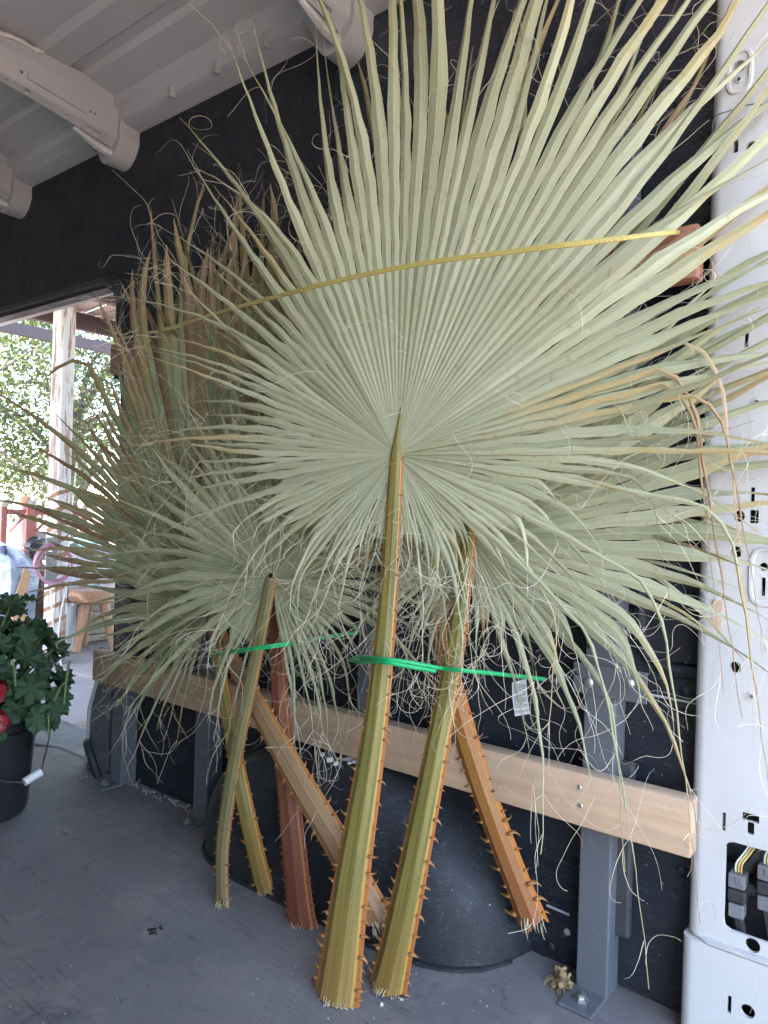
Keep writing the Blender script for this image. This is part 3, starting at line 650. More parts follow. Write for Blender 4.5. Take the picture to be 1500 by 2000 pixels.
# B: right front stalk
frond('palm frond on the right green stalk, its fan partly behind the largest one',
  [PZ(757,1933), PX(800,1730,1.03), PX(850,1480,1.06), PX(888,1270,1.09)], (.076,.048,.030), 'pet_green', PX(916,1050,1.12), (.05,-1,0), (.05,0,1),
  [(-172,.30,.12,1.8,.2,0),(-120,.34,.15,.9,.2,0),(-80,.40,.18,.4,.1,0),(-30,.42,.24,.1,0,0),(20,.52,.30,.1,0,0),(60,.58,.33,.1,0,0),(85,.56,.32,.15,0,0),(105,.54,.27,.5,.1,0),(125,.60,.22,1.3,.2,0),(150,.56,.16,2.2,.2,0),(172,.42,.12,2,.2,0)],
  74, 380, tone=.55, dry=.24, sparse=((110,176,.5),(-176,-60,.3)), taps=([-175,60,110,175],[1.1,.95,1.2,1.4]), steps=18, nth=32, thsize=.0115, kinks=((95,165,.35,.45,.8),), curl=30, pseed=2)
# C: orange stalk on the right, leaning the other way
frond('palm frond on the orange stalk slanting down to the wheel arch end',
  [PX(1040,1796,1.235), PX(968,1610,1.205), PX(905,1420,1.19), PX(848,1190,1.175)], (.064,.052,.032), 'pet_orange', PX(806,985,1.165), (0,-1,0), (.06,0,1),
  [(-75,.55,.25,.2,0,0),(-45,.70,.32,.1,0,0),(-15,.86,.40,0,0,0),(15,.95,.42,0,0,0),(45,.95,.40,0,0,0),(75,.80,.34,.2,0,0),(105,.55,.25,.6,0,0)],
  54, 200, tone=.42, dry=.32, steps=16, nth=26, thsize=.014, pseed=3)
# F: left front stalk
frond('smaller palm frond in front at left, its fan low with a blunt pale stalk top',
  [PZ(434,1768), PX(436,1640,1.035), PX(462,1470,1.05), PX(497,1300,1.06)], (.042,.038,.032), 'pet_olive', PX(530,1128,1.075), (.12,-1,0), (.05,0,1),
  [(-165,.36,.11,1.6,.2,0),(-130,.46,.16,.8,.2,0),(-100,.50,.20,.4,.15,0),(-70,.48,.23,.15,.1,0),(-35,.44,.26,0,0,0),(0,.40,.26,0,0,0),(35,.40,.24,.1,0,0),(70,.40,.20,.3,.1,0),(105,.40,.17,.6,.15,0),(135,.40,.14,1.2,.2,0),(165,.36,.11,1.8,.2,0)],
  64, 300, tone=.36, dry=.24, sparse=((110,170,.35),(-170,-110,.3)), taps=([-175,-60,60,175],[.9,.65,.65,.9]), steps=16, nth=26, thsize=.008, kinks=((-165,-110,.35,.5,.75),(110,165,.35,.5,.75)), curl=30, hubflat=False, pseed=4)
# G: left yellow-green stalk
frond('palm frond on the thin yellow-green stalk at left, its leaves drooping before the door jamb',
  [PZ(519,1744), PX(476,1560,1.055), PX(447,1400,1.09), PX(428,1290,1.125)], (.056,.042,.028), 'pet_green', PX(410,1185,1.155), (.16,-1,0), (.03,0,1),
  [(-165,.32,.11,1.6,.2,0),(-130,.44,.18,.8,.2,0),(-100,.50,.22,.35,.15,0),(-70,.52,.24,.1,.1,0),(-35,.50,.26,0,0,0),(10,.40,.24,.1,0,0),(60,.34,.18,.3,0,0),(120,.32,.14,1.2,.1,0)],
  50, 170, tone=.16, dry=.28, steps=14, nth=26, thsize=.008, kinks=((-165,-120,.3,.5,.75),), pseed=5)
# E: dark red stalk
frond('palm frond on the broad dark red stalk, its brown-tipped leaves standing behind',
  [PZ(590,1802), PX(571,1620,1.058), PX(553,1430,1.09), PX(541,1270,1.13)], (.080,.056,.034), 'pet_red', PX(528,1105,1.17), (.02,-1,0), (.05,0,1),
  [(-66,.62,.44,0,.12,.3),(-44,.94,.66,0,.12,.3),(-24,.94,.70,0,.1,.25),(0,.88,.64,0,.08,.1),(25,.74,.50,0,.05,0),(60,.5,.34,.1,0,0)],
  52, 110, tone=.08, dry=.52, steps=16, thk='r', nth=44, thsize=.007, kinks=((-60,30,.22,.82,.95),), pseed=6, tip_t=.36, twist_amt=.6)
# D: tan stalk slanting left
frond('palm frond on the tan slanting stalk, its long dark leaves reaching past the side door',
  [PX(738,1796,1.06), PX(660,1650,1.025), PX(585,1525,1.03), PX(515,1400,1.07), PX(440,1260,1.15)], (.070,.056,.032), 'pet_tan', PX(392,1130,1.18), (.30,-1,0), (.03,0,1),
  [(-96,.52,.34,.0,.1,.0),(-76,.70,.38,.0,.18,.0),(-56,.85,.40,-.05,.2,.0),(-36,.72,.42,0,.15,.1),(-20,.95,.60,0,.05,.35),(-2,.94,.64,0,0,.08),(15,.80,.52,0,0,0),(40,.5,.3,0,0,0)],
  54, 130, tone=.03, dry=.56, steps=18, nth=30, thsize=.0115, kinks=((-40,0,.15,.8,.95),), pseed=7, sparse=((-100,-23,.66),), tip_t=.38, twist_amt=.7)
random.seed(55); np.random.seed(55)
# ------------------------------------------------------------------ bungee cords
def cord_mat(name, a, b):
    m, N, L, bs = nt(name); t = N.new('ShaderNodeTexCoord'); sx = N.new('ShaderNodeTexWave'); sx.wave_type = 'BANDS'; sx.bands_direction = 'DIAGONAL'; sx.inputs['Scale'].default_value = 160
    L.new(t.outputs['Object'], sx.inputs[0]); L.new(mixc(N, L, sx.outputs[1], a, b), bs.inputs['Base Color']); bs.inputs['Roughness'].default_value = .45
    bump(N, L, bs, sx.outputs[1], .5, .0008); return m
M['cord_g'] = cord_mat('green_cord', (.003,.26,.075), (.006,.34,.11)); M['cord_y'] = cord_mat('yellow_cord', (.42,.345,.10), (.28,.23,.07))
def cord(label, strands, rad, m):
    p0 = Vector(strands[0][0]); t = thing('bungee_cord', label, 'cord', p0)
    for s in strands: MB().tube(smoothpath(s, 40), rad, 8).build('strand', m, t, True)
    return t
g = cord('bright green bungee cord round the two front stalks, hooked to the steel post',
  [[PX(684,1289,1.10), PX(700,1283,1.04), PX(745,1287,.985), PX(795,1293,1.0), PX(860,1305,1.045), PX(900,1309,1.045), PX(960,1315,1.09), PX(1068,1327,1.19)],
   [PX(684,1289,1.10), PX(700,1292,1.04), PX(745,1293,.984), PX(795,1301,1.0), PX(850,1311,1.04)]], .0036, 'cord_g')
a = PX(1066,1327,1.19); b = PX(1098,1332,1.205)
MB().tube([a, a.lerp(b,.2), a.lerp(b,.8), b], [.007,.011,.011,.007], 10).build('hook_sleeve', 'black', g, True)
MB().tube(smoothpath([b, PX(1112,1322,1.215), PX(1122,1312,1.222), PX(1128,1318,1.222)], 10), .0025, 6).build('hook', 'black', g, True)
g2 = cord('green bungee cord tied round the left group of stalks',
  [[PX(418,1277,1.12), PX(450,1275,1.06), PX(500,1268,1.03), PX(560,1260,1.07), PX(630,1247,1.15), PX(699,1236,1.215)],
   [PX(418,1277,1.12), PX(450,1271,1.06), PX(505,1264,1.03), PX(560,1256,1.07), PX(630,1244,1.15), PX(699,1234,1.215)]], .0028, 'cord_g')
MB().lathe(PX(700,1235,1.215), [(.0001,-.008),(.005,-.007),(.005,.007),(.0001,.008)], 8, (0,1,0)).build('hook_sleeve', 'cord_g', g2)
cord('yellow bungee cord stretched across the fans from the door side to the white pillar side',
  [[PX(228,662,1.20), PX(330,640,1.14), PX(430,608,1.07), PX(560,572,1.0), PX(700,537,.985), PX(850,508,.99), PX(1000,489,1.0), PX(1130,473,1.015), PX(1292,455,1.07), PX(1325,452,1.19)],
   [PX(228,664,1.20), PX(330,643,1.14), PX(430,611,1.07), PX(560,576,1.0), PX(700,541,.985), PX(850,513,.99), PX(1000,494,1.0), PX(1130,478,1.015), PX(1292,458,1.07), PX(1325,455,1.19)]], .0026, 'cord_y')
# printed tag on the green cord
M['paper'] = pm('tag_paper', (.62,.62,.62), (.56,.56,.56), 20, .7); M['ink'] = pm('tag_ink', (.08,.08,.09), None, 20, .7)
tg = thing('warning_tag', 'small white printed warning tag hanging upside down from the green cord', 'tag', PX(1018,1396,1.13))
c0, c1, c2, c3 = PX(1000,1333,1.135), PX(1028,1326,1.135), PX(1036,1394,1.13), PX(1006,1399,1.13)
m = MB(); n = 8
for i in range(n+1):
    t = i/n; o = Vector((-.003*math.sin(t*math.pi), 0, 0)); m.v += [tuple(c0.lerp(c3,t)+o), tuple(c1.lerp(c2,t)+o)]
m.f = [(2*i,2*i+1,2*i+3,2*i+2) for i in range(n)]; m.f += [tuple(reversed(f)) for f in []]
sheet_ = m.build('tag_sheet', 'paper', tg, True)
def tagpt(u, v, off=.0006): return (c0.lerp(c3,v)).lerp(c1.lerp(c2,v),u)+Vector((-.003*math.sin(v*math.pi)-off,0,0))
pr = MB()
for i in range(15):
    v = .10+i*.046; u1 = .92 if i % 4 else .7
    for ua, ub in ((.1,.45),(.48,u1)):
        pr.add([tagpt(ua,v),tagpt(ub,v),tagpt(ub,v+.018),tagpt(ua,v+.018)], [(0,1,2,3)])
pr.build('small_print', 'ink', tg)
tcv = bpy.data.curves.new('warning', 'FONT'); tcv.body = '!WARNING'; tcv.size = .0062; tcv.align_x = 'CENTER'; tcv.align_y = 'CENTER'
to = bpy.data.objects.new('tmp', tcv); COL.objects.link(to); bpy.context.view_layer.update()
tme = bpy.data.meshes.new_from_object(to.evaluated_get(bpy.context.evaluated_depsgraph_get())); bpy.data.objects.remove(to)
tm = bpy.data.objects.new('warning_heading', tme); COL.objects.link(tm); tme.materials.append(M['ink']); tm.parent = tg
uu = -(tagpt(1,.9)-tagpt(0,.9)).normalized(); vv = -(tagpt(.5,.8)-tagpt(.5,1.0)).normalized()*-1
vv = (tagpt(.5,1.0)-tagpt(.5,.8)).normalized(); nn_ = uu.cross(vv).normalized(); vv = nn_.cross(uu)
mt = Matrix((uu,vv,nn_)).transposed().to_4x4(); mt.translation = tagpt(.5,.88,.0009)-Vector(ORG[tg.as_pointer()]); tm.matrix_local = mt
# ------------------------------------------------------------------ bucket and geranium
bc = Vector((.875,2.02,0)); bk = thing('plastic_bucket', 'black plastic bucket holding the red geranium, with a white handle grip', 'bucket', bc)
MB().lathe(bc, [(.0001,.003),(.125,.003),(.130,.012),(.148,.245),(.154,.25),(.156,.272),(.148,.275),(.142,.25),(.12,.22),(.0001,.22)], 40).build('body', 'black', bk, True)
MB().lathe(bc, [(.147,.215),(.157,.218),(.157,.226),(.147,.23)], 40).build('rim_band', 'black', bk, True)
M['wire'] = pm('handle_wire', (.16,.17,.17), (.1,.1,.1), 30, .4, metal=.7)
M['grip'] = pm('handle_grip', (.60,.59,.58), (.5,.49,.48), 30, .5)
gp = PX(45,1525,.9); gp = PY(48,1524,1.86); g0 = PY(80,1508,1.855); g1 = PY(47,1528,1.855)
MB().tube(smoothpath([bc+Vector((.15,.0,.235)), bc+Vector((.175,-.05,.20)), g0], 10), .0022, 6).build('wire', 'wire', bk, True)
MB().tube(smoothpath([g1, PY(20,1527,1.858), PY(-10,1520,1.86), bc+Vector((-.16,-.05,.22))], 12), .0022, 6).build('wire', 'wire', bk, True)
gr = MB(); gr.tube([g0, g0.lerp(g1,.5), g1], .0105, 12); gr.build('grip', 'grip', bk, True)
MB().lathe(g1, [(.0001,-.0008),(.0065,-.0008)], 12, (g1-g0)).build('grip_hole', 'black', bk)
soil = pm('soil', (.03,.022,.017), None, 30, .95); M['soil'] = soil
M['gleaf'] = None
def gleaf_mat():
    m, N, L, b = nt('geranium_leaf'); oi = N.new('ShaderNodeObjectInfo')
    c = mixc(N, L, oi.outputs['Random'], (.012,.034,.012), (.024,.060,.02)); c = mixc(N, L, ramp(N, L, noise(N, L, 40, 4, .6), [(.4,0),(.7,.5)]), c, (.03,.07,.022))
    L.new(c, b.inputs['Base Color']); b.inputs['Roughness'].default_value = .5
    bump(N, L, b, noise(N, L, 90, 4, .6), .5, .003); return m
M['gleaf'] = gleaf_mat(); M['gstem'] = pm('geranium_stem', (.07,.12,.04), (.1,.13,.05), 20, .6); M['petal'] = pm('red_petal', (.20,.006,.010), (.13,.003,.007), 30, .5)
def gmesh(seed):
    random.seed(seed); n = 45; vs = [Vector((0,0,0))]; fs = []
    for ring, rr in ((1,.35),(2,.72),(3,1.0)):
        for j in range(n):
            t = 2*math.pi*j/n; lobe = 1+(.09*math.cos(7*t+seed)+.06*math.cos(22*t))*(ring/3)**2
            if abs((t+math.pi)%(2*math.pi)-math.pi) < .28: lobe *= .45+.55*abs((t+math.pi)%(2*math.pi)-math.pi)/.28
            z = .22*rr*rr+.16*math.sin(7*t+seed*2)*rr**2+.08*math.sin(15*t+seed)*rr**3
            vs.append(Vector((math.cos(t)*rr*lobe, math.sin(t)*rr*lobe, z)))
    for j in range(n): fs.append((0,1+j,1+(j+1)%n))
    for r_ in range(2):
        for j in range(n): fs.append((1+r_*n+j,1+(r_+1)*n+j,1+(r_+1)*n+(j+1)%n,1+r_*n+(j+1)%n))
    me = bpy.data.meshes.new('leaf'); me.from_pydata(vs, [], fs); me.materials.append(M['gleaf']); me.polygons.foreach_set('use_smooth', [True]*len(me.polygons)); return me
GM = [gmesh(i) for i in (1,2,3,4)]; random.seed(21)
gt = thing('potted_geranium', 'leafy dark green geranium with red blooms growing in the black bucket', 'plant', bc+Vector((0,0,.22)))
ob0 = Vector(ORG[gt.as_pointer()]); crown = bc+Vector((.0,0,.285)); stm = MB()
for k in range(190):
    th = U_(0,2*math.pi); ph = math.acos(U_(-.25,1)); rr = U_(.12,.215) if k > 60 else U_(.185,.235)
    dv = Vector((math.sin(ph)*math.cos(th), math.sin(ph)*math.sin(th), math.cos(ph)*1.15)); p = crown+dv*rr*Vector((1.0,1.0,1.0)).x
    if k % 6 == 0: p += Vector((0,0,.06))*max(dv.z,0)
    nv = (dv+Vector(np.random.randn(3))*.35+Vector((-.2,-.4,.15))).normalized(); q = nv.to_track_quat('Z','Y').to_matrix().to_4x4()@Matrix.Rotation(U_(0,6),4,'Z')
    s = U_(.022,.040); q = q@Matrix.Diagonal((s,s,s*1.1,1)); q.translation = p-ob0
    o = bpy.data.objects.new('leaf', random.choice(GM)); COL.objects.link(o); o.parent = gt; o.matrix_local = q
    if k % 3 == 0:
        b0 = bc+Vector((U_(-.04,.06),U_(-.04,.04),.22)); stm.tube(smoothpath([b0, b0.lerp(p,.5)+Vector((0,0,.03)), p],6), [.0045,.004,.0035,.003,.0025,.002], 5)
for (a, b) in (((150,1290),(160,1375)),((120,1370),(165,1330)),((110,1395),(130,1440)),((45,1340),(60,1290))):
    pa = PY(a[0]-15,a[1],1.80); pb = PY(b[0]-35,b[1],1.80); stm.tube([pa, pa.lerp(pb,.5)+Vector((0,0,.01)), pb], [.0035,.003,.0025], 5)
stm.build('stems', 'gstem', gt, True)
for q in ((-14,1350),(-12,1412)):
    c = PY(*q,1.77); fl = MB()
    for k in range(60):
        d = Vector(np.random.randn(3)).normalized(); p = c+d*.028*U_(.7,1); a = d.orthogonal().normalized()*.012; b = d.cross(a).normalized()*.012
        fl.add([p-a-b*.6+d*.002, p+a-b*.6, p+a*1.1+b*.6+d*.004, p+b*1.2+d*.006, p-a*1.1+b*.6+d*.003], [(0,1,2,3,4)])
    fl.build('bloom', 'petal', gt)
MB().lathe(bc+Vector((0,0,.232)), [(.0001,.0),(.142,-.002)], 24).build('soil', 'soil', gt)

# ------------------------------------------------------------------ carport and yard
def post_mat():
    m, N, L, b = nt('painted_post'); tc = N.new('ShaderNodeTexCoord'); sx = N.new('ShaderNodeSeparateXYZ'); L.new(tc.outputs['Object'], sx.inputs[0])
    nz = noise(N, L, 9, 5, .7)
    k = math_(N, L, 'ADD', math_(N, L, 'ADD', math_(N, L, 'MULTIPLY', sx.outputs[2], 7.2), math_(N, L, 'MULTIPLY', math_(N, L, 'SUBTRACT', sx.outputs[1], sx.outputs[0]), 2.6)), math_(N, L, 'MULTIPLY', nz, .35))
    fr = math_(N, L, 'FRACT', k); stripe = ramp(N, L, fr, [(.55,0),(.60,1),(.86,1),(.90,0)])
    low = N.new('ShaderNodeMapRange'); low.inputs[1].default_value = 1.65; low.inputs[2].default_value = 1.5; L.new(sx.outputs[2], low.inputs[0])
    f = math_(N, L, 'MULTIPLY', stripe, low.outputs[0])
    wood = mixc(N, L, ramp(N, L, noise(N, L, 6, 5, .6, stretch=(6,6,.6)), [(.35,0),(.65,1)]), (.17,.080,.035), (.10,.05,.025))
    peel = ramp(N, L, noise(N, L, 3.2, 6, .7, stretch=(5,5,.55)), [(.50,0),(.56,.85)])
    edge = ramp(N, L, math_(N, L, 'ADD', sx.outputs[2], math_(N, L, 'MULTIPLY', nz, .2)), [(.14,1),(.26,0)])
    f = math_(N, L, 'MAXIMUM', math_(N, L, 'MAXIMUM', f, peel), edge)
    L.new(mixc(N, L, f, (.36,.36,.375), wood), b.inputs['Base Color']); b.inputs['Roughness'].default_value = .75; return m
M['post'] = post_mat()
M['redbeam'] = pm('red_oxide_beam', (.035,.014,.012), (.024,.011,.010), 5, .6); M['sheet'] = pm('galvanised_sheet', (.30,.25,.23), (.23,.195,.18), 3, .5)
M['rackred'] = pm('rack_red', (.13,.022,.020), (.08,.016,.014), 6, .55, spots=(.16,.07,.05), spot_scale=18, spot_lo=.6)
cp0 = Vector((3.36,6.28,-.575)); cp = thing('carport', 'open carport with dark red purlins, metal roof and peeling white post outside the side door', 'carport', cp0)
# the post is its own mesh with its origin at the foot so the paint bands run up it
pm_ = MB(); pm_.box((0,0,1.66),(.135,.135,3.14),Matrix.Rotation(R(14),3,'Z'),bev=.008); pp = pm_.build('post', 'post'); pp.parent = cp; pp.location = (0,0,0); ORG[pp.as_pointer()] = (0,0,0); tag(pp, 'white timber post with peeling brown bands')
pp.matrix_parent_inverse = Matrix.Identity(4); ORG[pp.as_pointer()] = tuple(cp0)
MB().box((cp0.x-.02,cp0.y-.02,-.566),(.24,.24,.012),bev=.003).build('base_plate', 'steel', pp)
MB().lathe((cp0.x-.01,cp0.y-.10,-.56), [(.016,0),(.016,.012),(.009,.013),(.009,.035),(.0001,.036)], 6).build('anchor_bolt', 'zinc', pp)
bp = PY(100,1095,6.19); rz = Matrix.Rotation(R(14),3,'Z')
MB().box(bp,(.115,.012,.40),rz,bev=.003).build('bracket_plate', 'steel', pp)
for q in ((98,1077),(100,1110)):
    p = PY(*q,6.18); MB().lathe(p, [(.0001,-.016),(.008,-.014),(.015,-.004),(.017,0)], 12, (-.24,.97,0)).build('bracket_bolt', 'zinc', pp, True)
for y, zb, h in ((6.42,2.72,.15),(7.30,2.635,.17),(9.5,2.94,.145)):
    for x0, x1 in ((-3.5,2.4),(2.4,8.6),(8.6,14.4)):
        b = MB(); b.box(((x0+x1)/2,y,zb+h/2),(x1-x0-.004,.012,h)); b.box(((x0+x1)/2,y+.035,zb+.006),(x1-x0-.004,.06,.012)); b.box(((x0+x1)/2,y+.035,zb+h-.006),(x1-x0-.004,.06,.012)); b.build('purlin', 'redbeam', cp)
for k, x0 in enumerate(np.arange(-3.2,13.5,.92)):
    rib = []
    for i in range(5):
        x = x0+i*.184; rib += [(x,0),(x+.12,0),(x+.135,.022),(x+.16,.022),(x+.172,0)]
    m = MB(); zr = lambda y: 2.895-(y-6.42)*.075+.0015*(k%2); ya = .35 if x0 < 1.35 else -12.0  # unseen roof stretched far back and sideways, added to shade the yard
    n = len(rib); m.v = [(x,ya,zr(ya)+z) for x,z in rib]+[(x,7.42,zr(7.42)+z) for x,z in rib]+[(x,ya,zr(ya)+z+.004) for x,z in rib]+[(x,7.42,zr(7.42)+z+.004) for x,z in rib]
    m.f = [(i,i+1,n+i+1,n+i) for i in range(n-1)]+[(2*n+i,3*n+i,3*n+i+1,2*n+i+1) for i in range(n-1)]; m.build('roof_sheet', 'sheet', cp)
# corner posts that hold the far purlin
for x in (1.0,8.6,14.2):
    MB().box((x,9.56,1.2),(.10,.10,3.5)).build('far_post', 'redbeam', cp)
    MB().box((x,7.40,1.0),(.10,.10,3.2)).build('far_post', 'redbeam', cp)
# pink hose
M['hose'] = pm('pink_hose', (.24,.105,.17), (.18,.08,.13), 9, .4)
hs = PY(99,1098,6.12); ho = thing('hose_coil', 'coiled pink garden hose hanging on the white post', 'hose', hs-Vector((0,0,.2)))
for k in range(8):
    rx = .155+U_(-.02,.02); rz_ = .165+U_(-.022,.012); o = Vector((U_(-.012,.012), U_(-.04,.02), U_(-.012,.012))); ph = U_(0,6)
    MB().tube([hs+o+Vector((rx*math.cos(t)*1.0,-.05-.018*math.sin(2*t+ph)-.03*abs(math.cos(t))*0,rz_*math.sin(t)*(1.06 if math.sin(t)<0 else .98))) for t in np.linspace(0,2*math.pi,40)], .0078, 7, cap=False).build('hose_loop', 'hose', ho, True)
# hanging cables
M['cable'] = pm('pale_cable', (.42,.42,.45), (.3,.3,.33), 20, .5)
for nm, q, y, l in (('hanging_cable',((150,900),(140,1000),(133,1080),(128,1150),(118,1200),(112,1260),(108,1310)),6.08,'thin pale cable hanging beside the white post, crossing to its left'),('hanging_cable',((98,1150),(101,1190),(106,1240),(114,1265),(121,1312)),6.06,'thin pale cable hanging from the bracket of the white post')):
    pts = smoothpath([PY(*a,y) for a in q], 30); pts[-1].z = max(pts[-1].z,-.57); tag(MB().tube(pts, .006, 5).build(nm, 'cable', org=pts[-1]), l, 'cable')
# round stool
s0 = PZ(176,1290,-.575); s0 = Vector((PY(180,1200,6.62).x,6.62,-.575)); sto = thing('wooden_stool', 'rustic round wooden stool standing right of the white post', 'stool', s0)
MB().lathe(s0, [(.0001,.455),(.19,.452),(.212,.47),(.218,.52),(.212,.575),(.19,.582),(.0001,.585)], 30).build('seat', 'stool', sto, True)
for a in (200,320,80):
    c, d = math.cos(R(a)), math.sin(R(a)); MB().tube([s0+Vector((c*.10,d*.10,.46)), s0+Vector((c*.15,d*.15,.24)), s0+Vector((c*.205,d*.205,.0))], [.05,.046,.036], 10).build('leg', 'stool', sto, True)
# feed sack on the stool
def lump(c, size, seed, n=18, m=10, sq=.6, amp=.08):
    rs = np.random.RandomState(seed); ph = rs.rand(6)*6; mb = MB(); c = Vector(c)
    for i in range(m+1):
        v = -math.pi/2+math.pi*i/m
        for j in range(n):
            u = 2*math.pi*j/n; cs = lambda a: math.copysign(abs(math.cos(a))**sq, math.cos(a)); sn = lambda a: math.copysign(abs(math.sin(a))**sq, math.sin(a))
            k = 1+amp*(math.sin(3*u+ph[0]+2*v)+.7*math.sin(5*v+ph[1]+u)+.5*math.sin(7*u+ph[2]))
            p = Vector((cs(v)*cs(u)*size[0]*k, cs(v)*sn(u)*size[1]*k, sn(v)*size[2]*k)); mb.v.append(tuple(c+p))
    zmin = min(v[2] for v in mb.v); base = c.z-size[2]
    mb.v = [(x,y,max(z,base)) for x,y,z in mb.v]
    mb.f = [(i*n+j, i*n+(j+1)%n, (i+1)*n+(j+1)%n, (i+1)*n+j) for i in range(m) for j in range(n)]
    return mb
def bagmat(name, c1, c2, c3, sc=6):
    m, N, L, b = nt(name); c = mixc(N, L, ramp(N, L, noise(N, L, sc, 4, .6), [(.42,0),(.5,1)]), c1, c2)
    c = mixc(N, L, ramp(N, L, noise(N, L, sc*2.3, 3, .5), [(.6,0),(.63,.9)]), c, c3); L.new(c, b.inputs['Base Color']); b.inputs['Roughness'].default_value = .55
    bump(N, L, b, noise(N, L, sc*3, 5, .7), .7, .02); return m
M['sackm'] = bagmat('printed_sack', (.32,.34,.39), (.27,.30,.36), (.02,.035,.10), 5); M['tarp'] = bagmat('blue_white_tarp', (.30,.325,.38), (.20,.24,.33), (.14,.175,.26), 7)
M['brown'] = pm('brown_leather', (.05,.022,.018), (.08,.035,.025), 8, .5, .4); M['jug'] = pm('white_jug', (.55,.54,.52), (.45,.43,.4), 6, .45); M['greyplas'] = pm('grey_plastic', (.36,.36,.38), (.28,.28,.3), 8, .5)
M['teal'] = pm('teal_paint', (.10,.26,.27), (.06,.16,.17), 8, .4); M['rust'] = pm('rusty_metal', (.20,.10,.07), (.12,.06,.045), 9, .8, .4); M['stone'] = pm('grey_stone', (.22,.20,.19), (.14,.13,.12), 6, .9, .6); M['terracotta'] = pm('terracotta', (.40,.20,.14), (.32,.15,.1), 8, .85)
sx_ = PY(172,1130,7.02).x; sk = lump((sx_,7.02,.13), (.36,.16,.24), 5, sq=.5, amp=.03); sk.build
so_ = thing('feed_sack', 'white feed sack with dark blue print propped above the round stool', 'sack', (sx_,7.02,-.11)); sk.build('sack_body', 'sackm', so_, True)
pr = MB()
for k in range(4):
    p = PY(193,1120+k*7,6.845); pr.box(p,(.018,.004,.018))
pr.box(PY(193,1132,6.85),(.05,.003,.14)); M['label_'] = pm('sack_label', (.5,.5,.5), None, 20, .6)
MB().box(PY(193,1132,6.848),(.05,.004,.17)).build('sack_label', 'label_', so_); q = MB()
for k in range(4): q.box(PY(193,1120+k*7,6.842),(.022,.006,.022))
q.build('label_print', 'black', so_)
MB().box((3.98,7.05,-.35),(.8,.34,.46),bev=.02)
sh = thing('timber_stack', 'stack of dark weathered planks on the ground behind the round stool', 'timber', (4.0,7.1,-.575))
for k in range(6): MB().box((4.0+U_(-.05,.05),7.10+U_(-.03,.03),-.535+k*.077),(1.15+U_(-.2,.2),.34,.066),Matrix.Rotation(R(U_(-3,3)),3,'Z'),bev=.006).build('plank', 'oldwood', sh)
cb = PY(185,1158,6.75); tag(MB().box((cb.x+.06,6.55,.018),(.24,.16,.012),Matrix.Rotation(R(20),3,'Z')).build('cardboard_piece', 'ply', org=(cb.x,6.75,.0)), 'flat tan piece of cardboard lying on the stool', 'cardboard')
jg = Vector((PY(118,1250,6.75).x,6.75,-.575)); j = thing('grey_bucket', 'pale grey bucket on the slab just right of the white post', 'bucket', jg)
MB().lathe(jg, [(.0001,.002),(.115,.002),(.13,.40),(.137,.41),(.137,.43),(.125,.43),(.118,.40),(.0001,.38)], 24).build('body', 'greyplas', j, True)
lb = PY(118,1170,6.5); tag(MB().lathe(lb-Vector((0,0,.08)), [(.0001,0),(.05,0),(.055,.06),(.03,.08),(.035,.16),(.028,.2),(.0001,.2)], 16).build('white_plug', 'jug', smooth=True, org=lb), 'small off-white cord plug hanging right of the white post', 'plug')
tx = PY(8,1165,7.1).x; t1 = lump((tx,7.1,-.10), (.26,.42,.475), 11, 28, 16, .85, .09); tag(t1.build('tarp_bundle', 'tarp', smooth=True, org=(tx,7.1,-.575)), 'big slumped blue and white tarp bundle behind the geranium', 'tarp')
t2 = lump((PY(123,1200,6.9).x,6.90,-.375), (.14,.15,.20), 12, 22, 12, .7, .10); tag(t2.build('plastic_bag', 'tarp', smooth=True, org=(PY(123,1200,6.9).x,6.9,-.575)), 'crumpled blue plastic bag under the white plug right of the post', 'bag')
a0, a1, a2, a3 = PY(55,1112,6.6), PY(28,1195,6.5), PY(52,1215,6.5), PY(75,1150,6.6); cbd = MB(); vs = [PY(48,1108,6.7), PY(22,1190,6.62), PY(30,1260,6.6), PY(58,1255,6.6), PY(50,1180,6.65), PY(60,1120,6.72)]
cbd.v = [tuple(v) for v in vs]+[tuple(v+Vector((0,.012,0))) for v in vs]; cbd.f = [(0,1,2,3,4,5),(11,10,9,8,7,6)]+[(i,(i+1)%6,6+(i+1)%6,6+i) for i in range(6)]
tag(cbd.build('cardboard_sheet', 'ply', org=PY(40,1260,6.6)), 'bent brown cardboard sheet leaning beside the tarp bundle', 'cardboard')
lx = PY(66,1200,6.95).x; t3 = lump((lx,6.95,-.12), (.11,.14,.455), 13, 22, 14, .9, .12); tag(t3.build('leather_bag', 'brown', smooth=True, org=(lx,6.95,-.575)), 'dark brown leather gear hanging left of the white post under the hose', 'leather gear')
t4 = lump((lx,6.93,.40), (.11,.08,.08), 14, 18, 10, 1.0, .16); tag(t4.build('dark_glove', 'black', smooth=True, org=(lx,6.93,.32)), 'black glove lying above the brown leather gear behind the hose', 'glove')
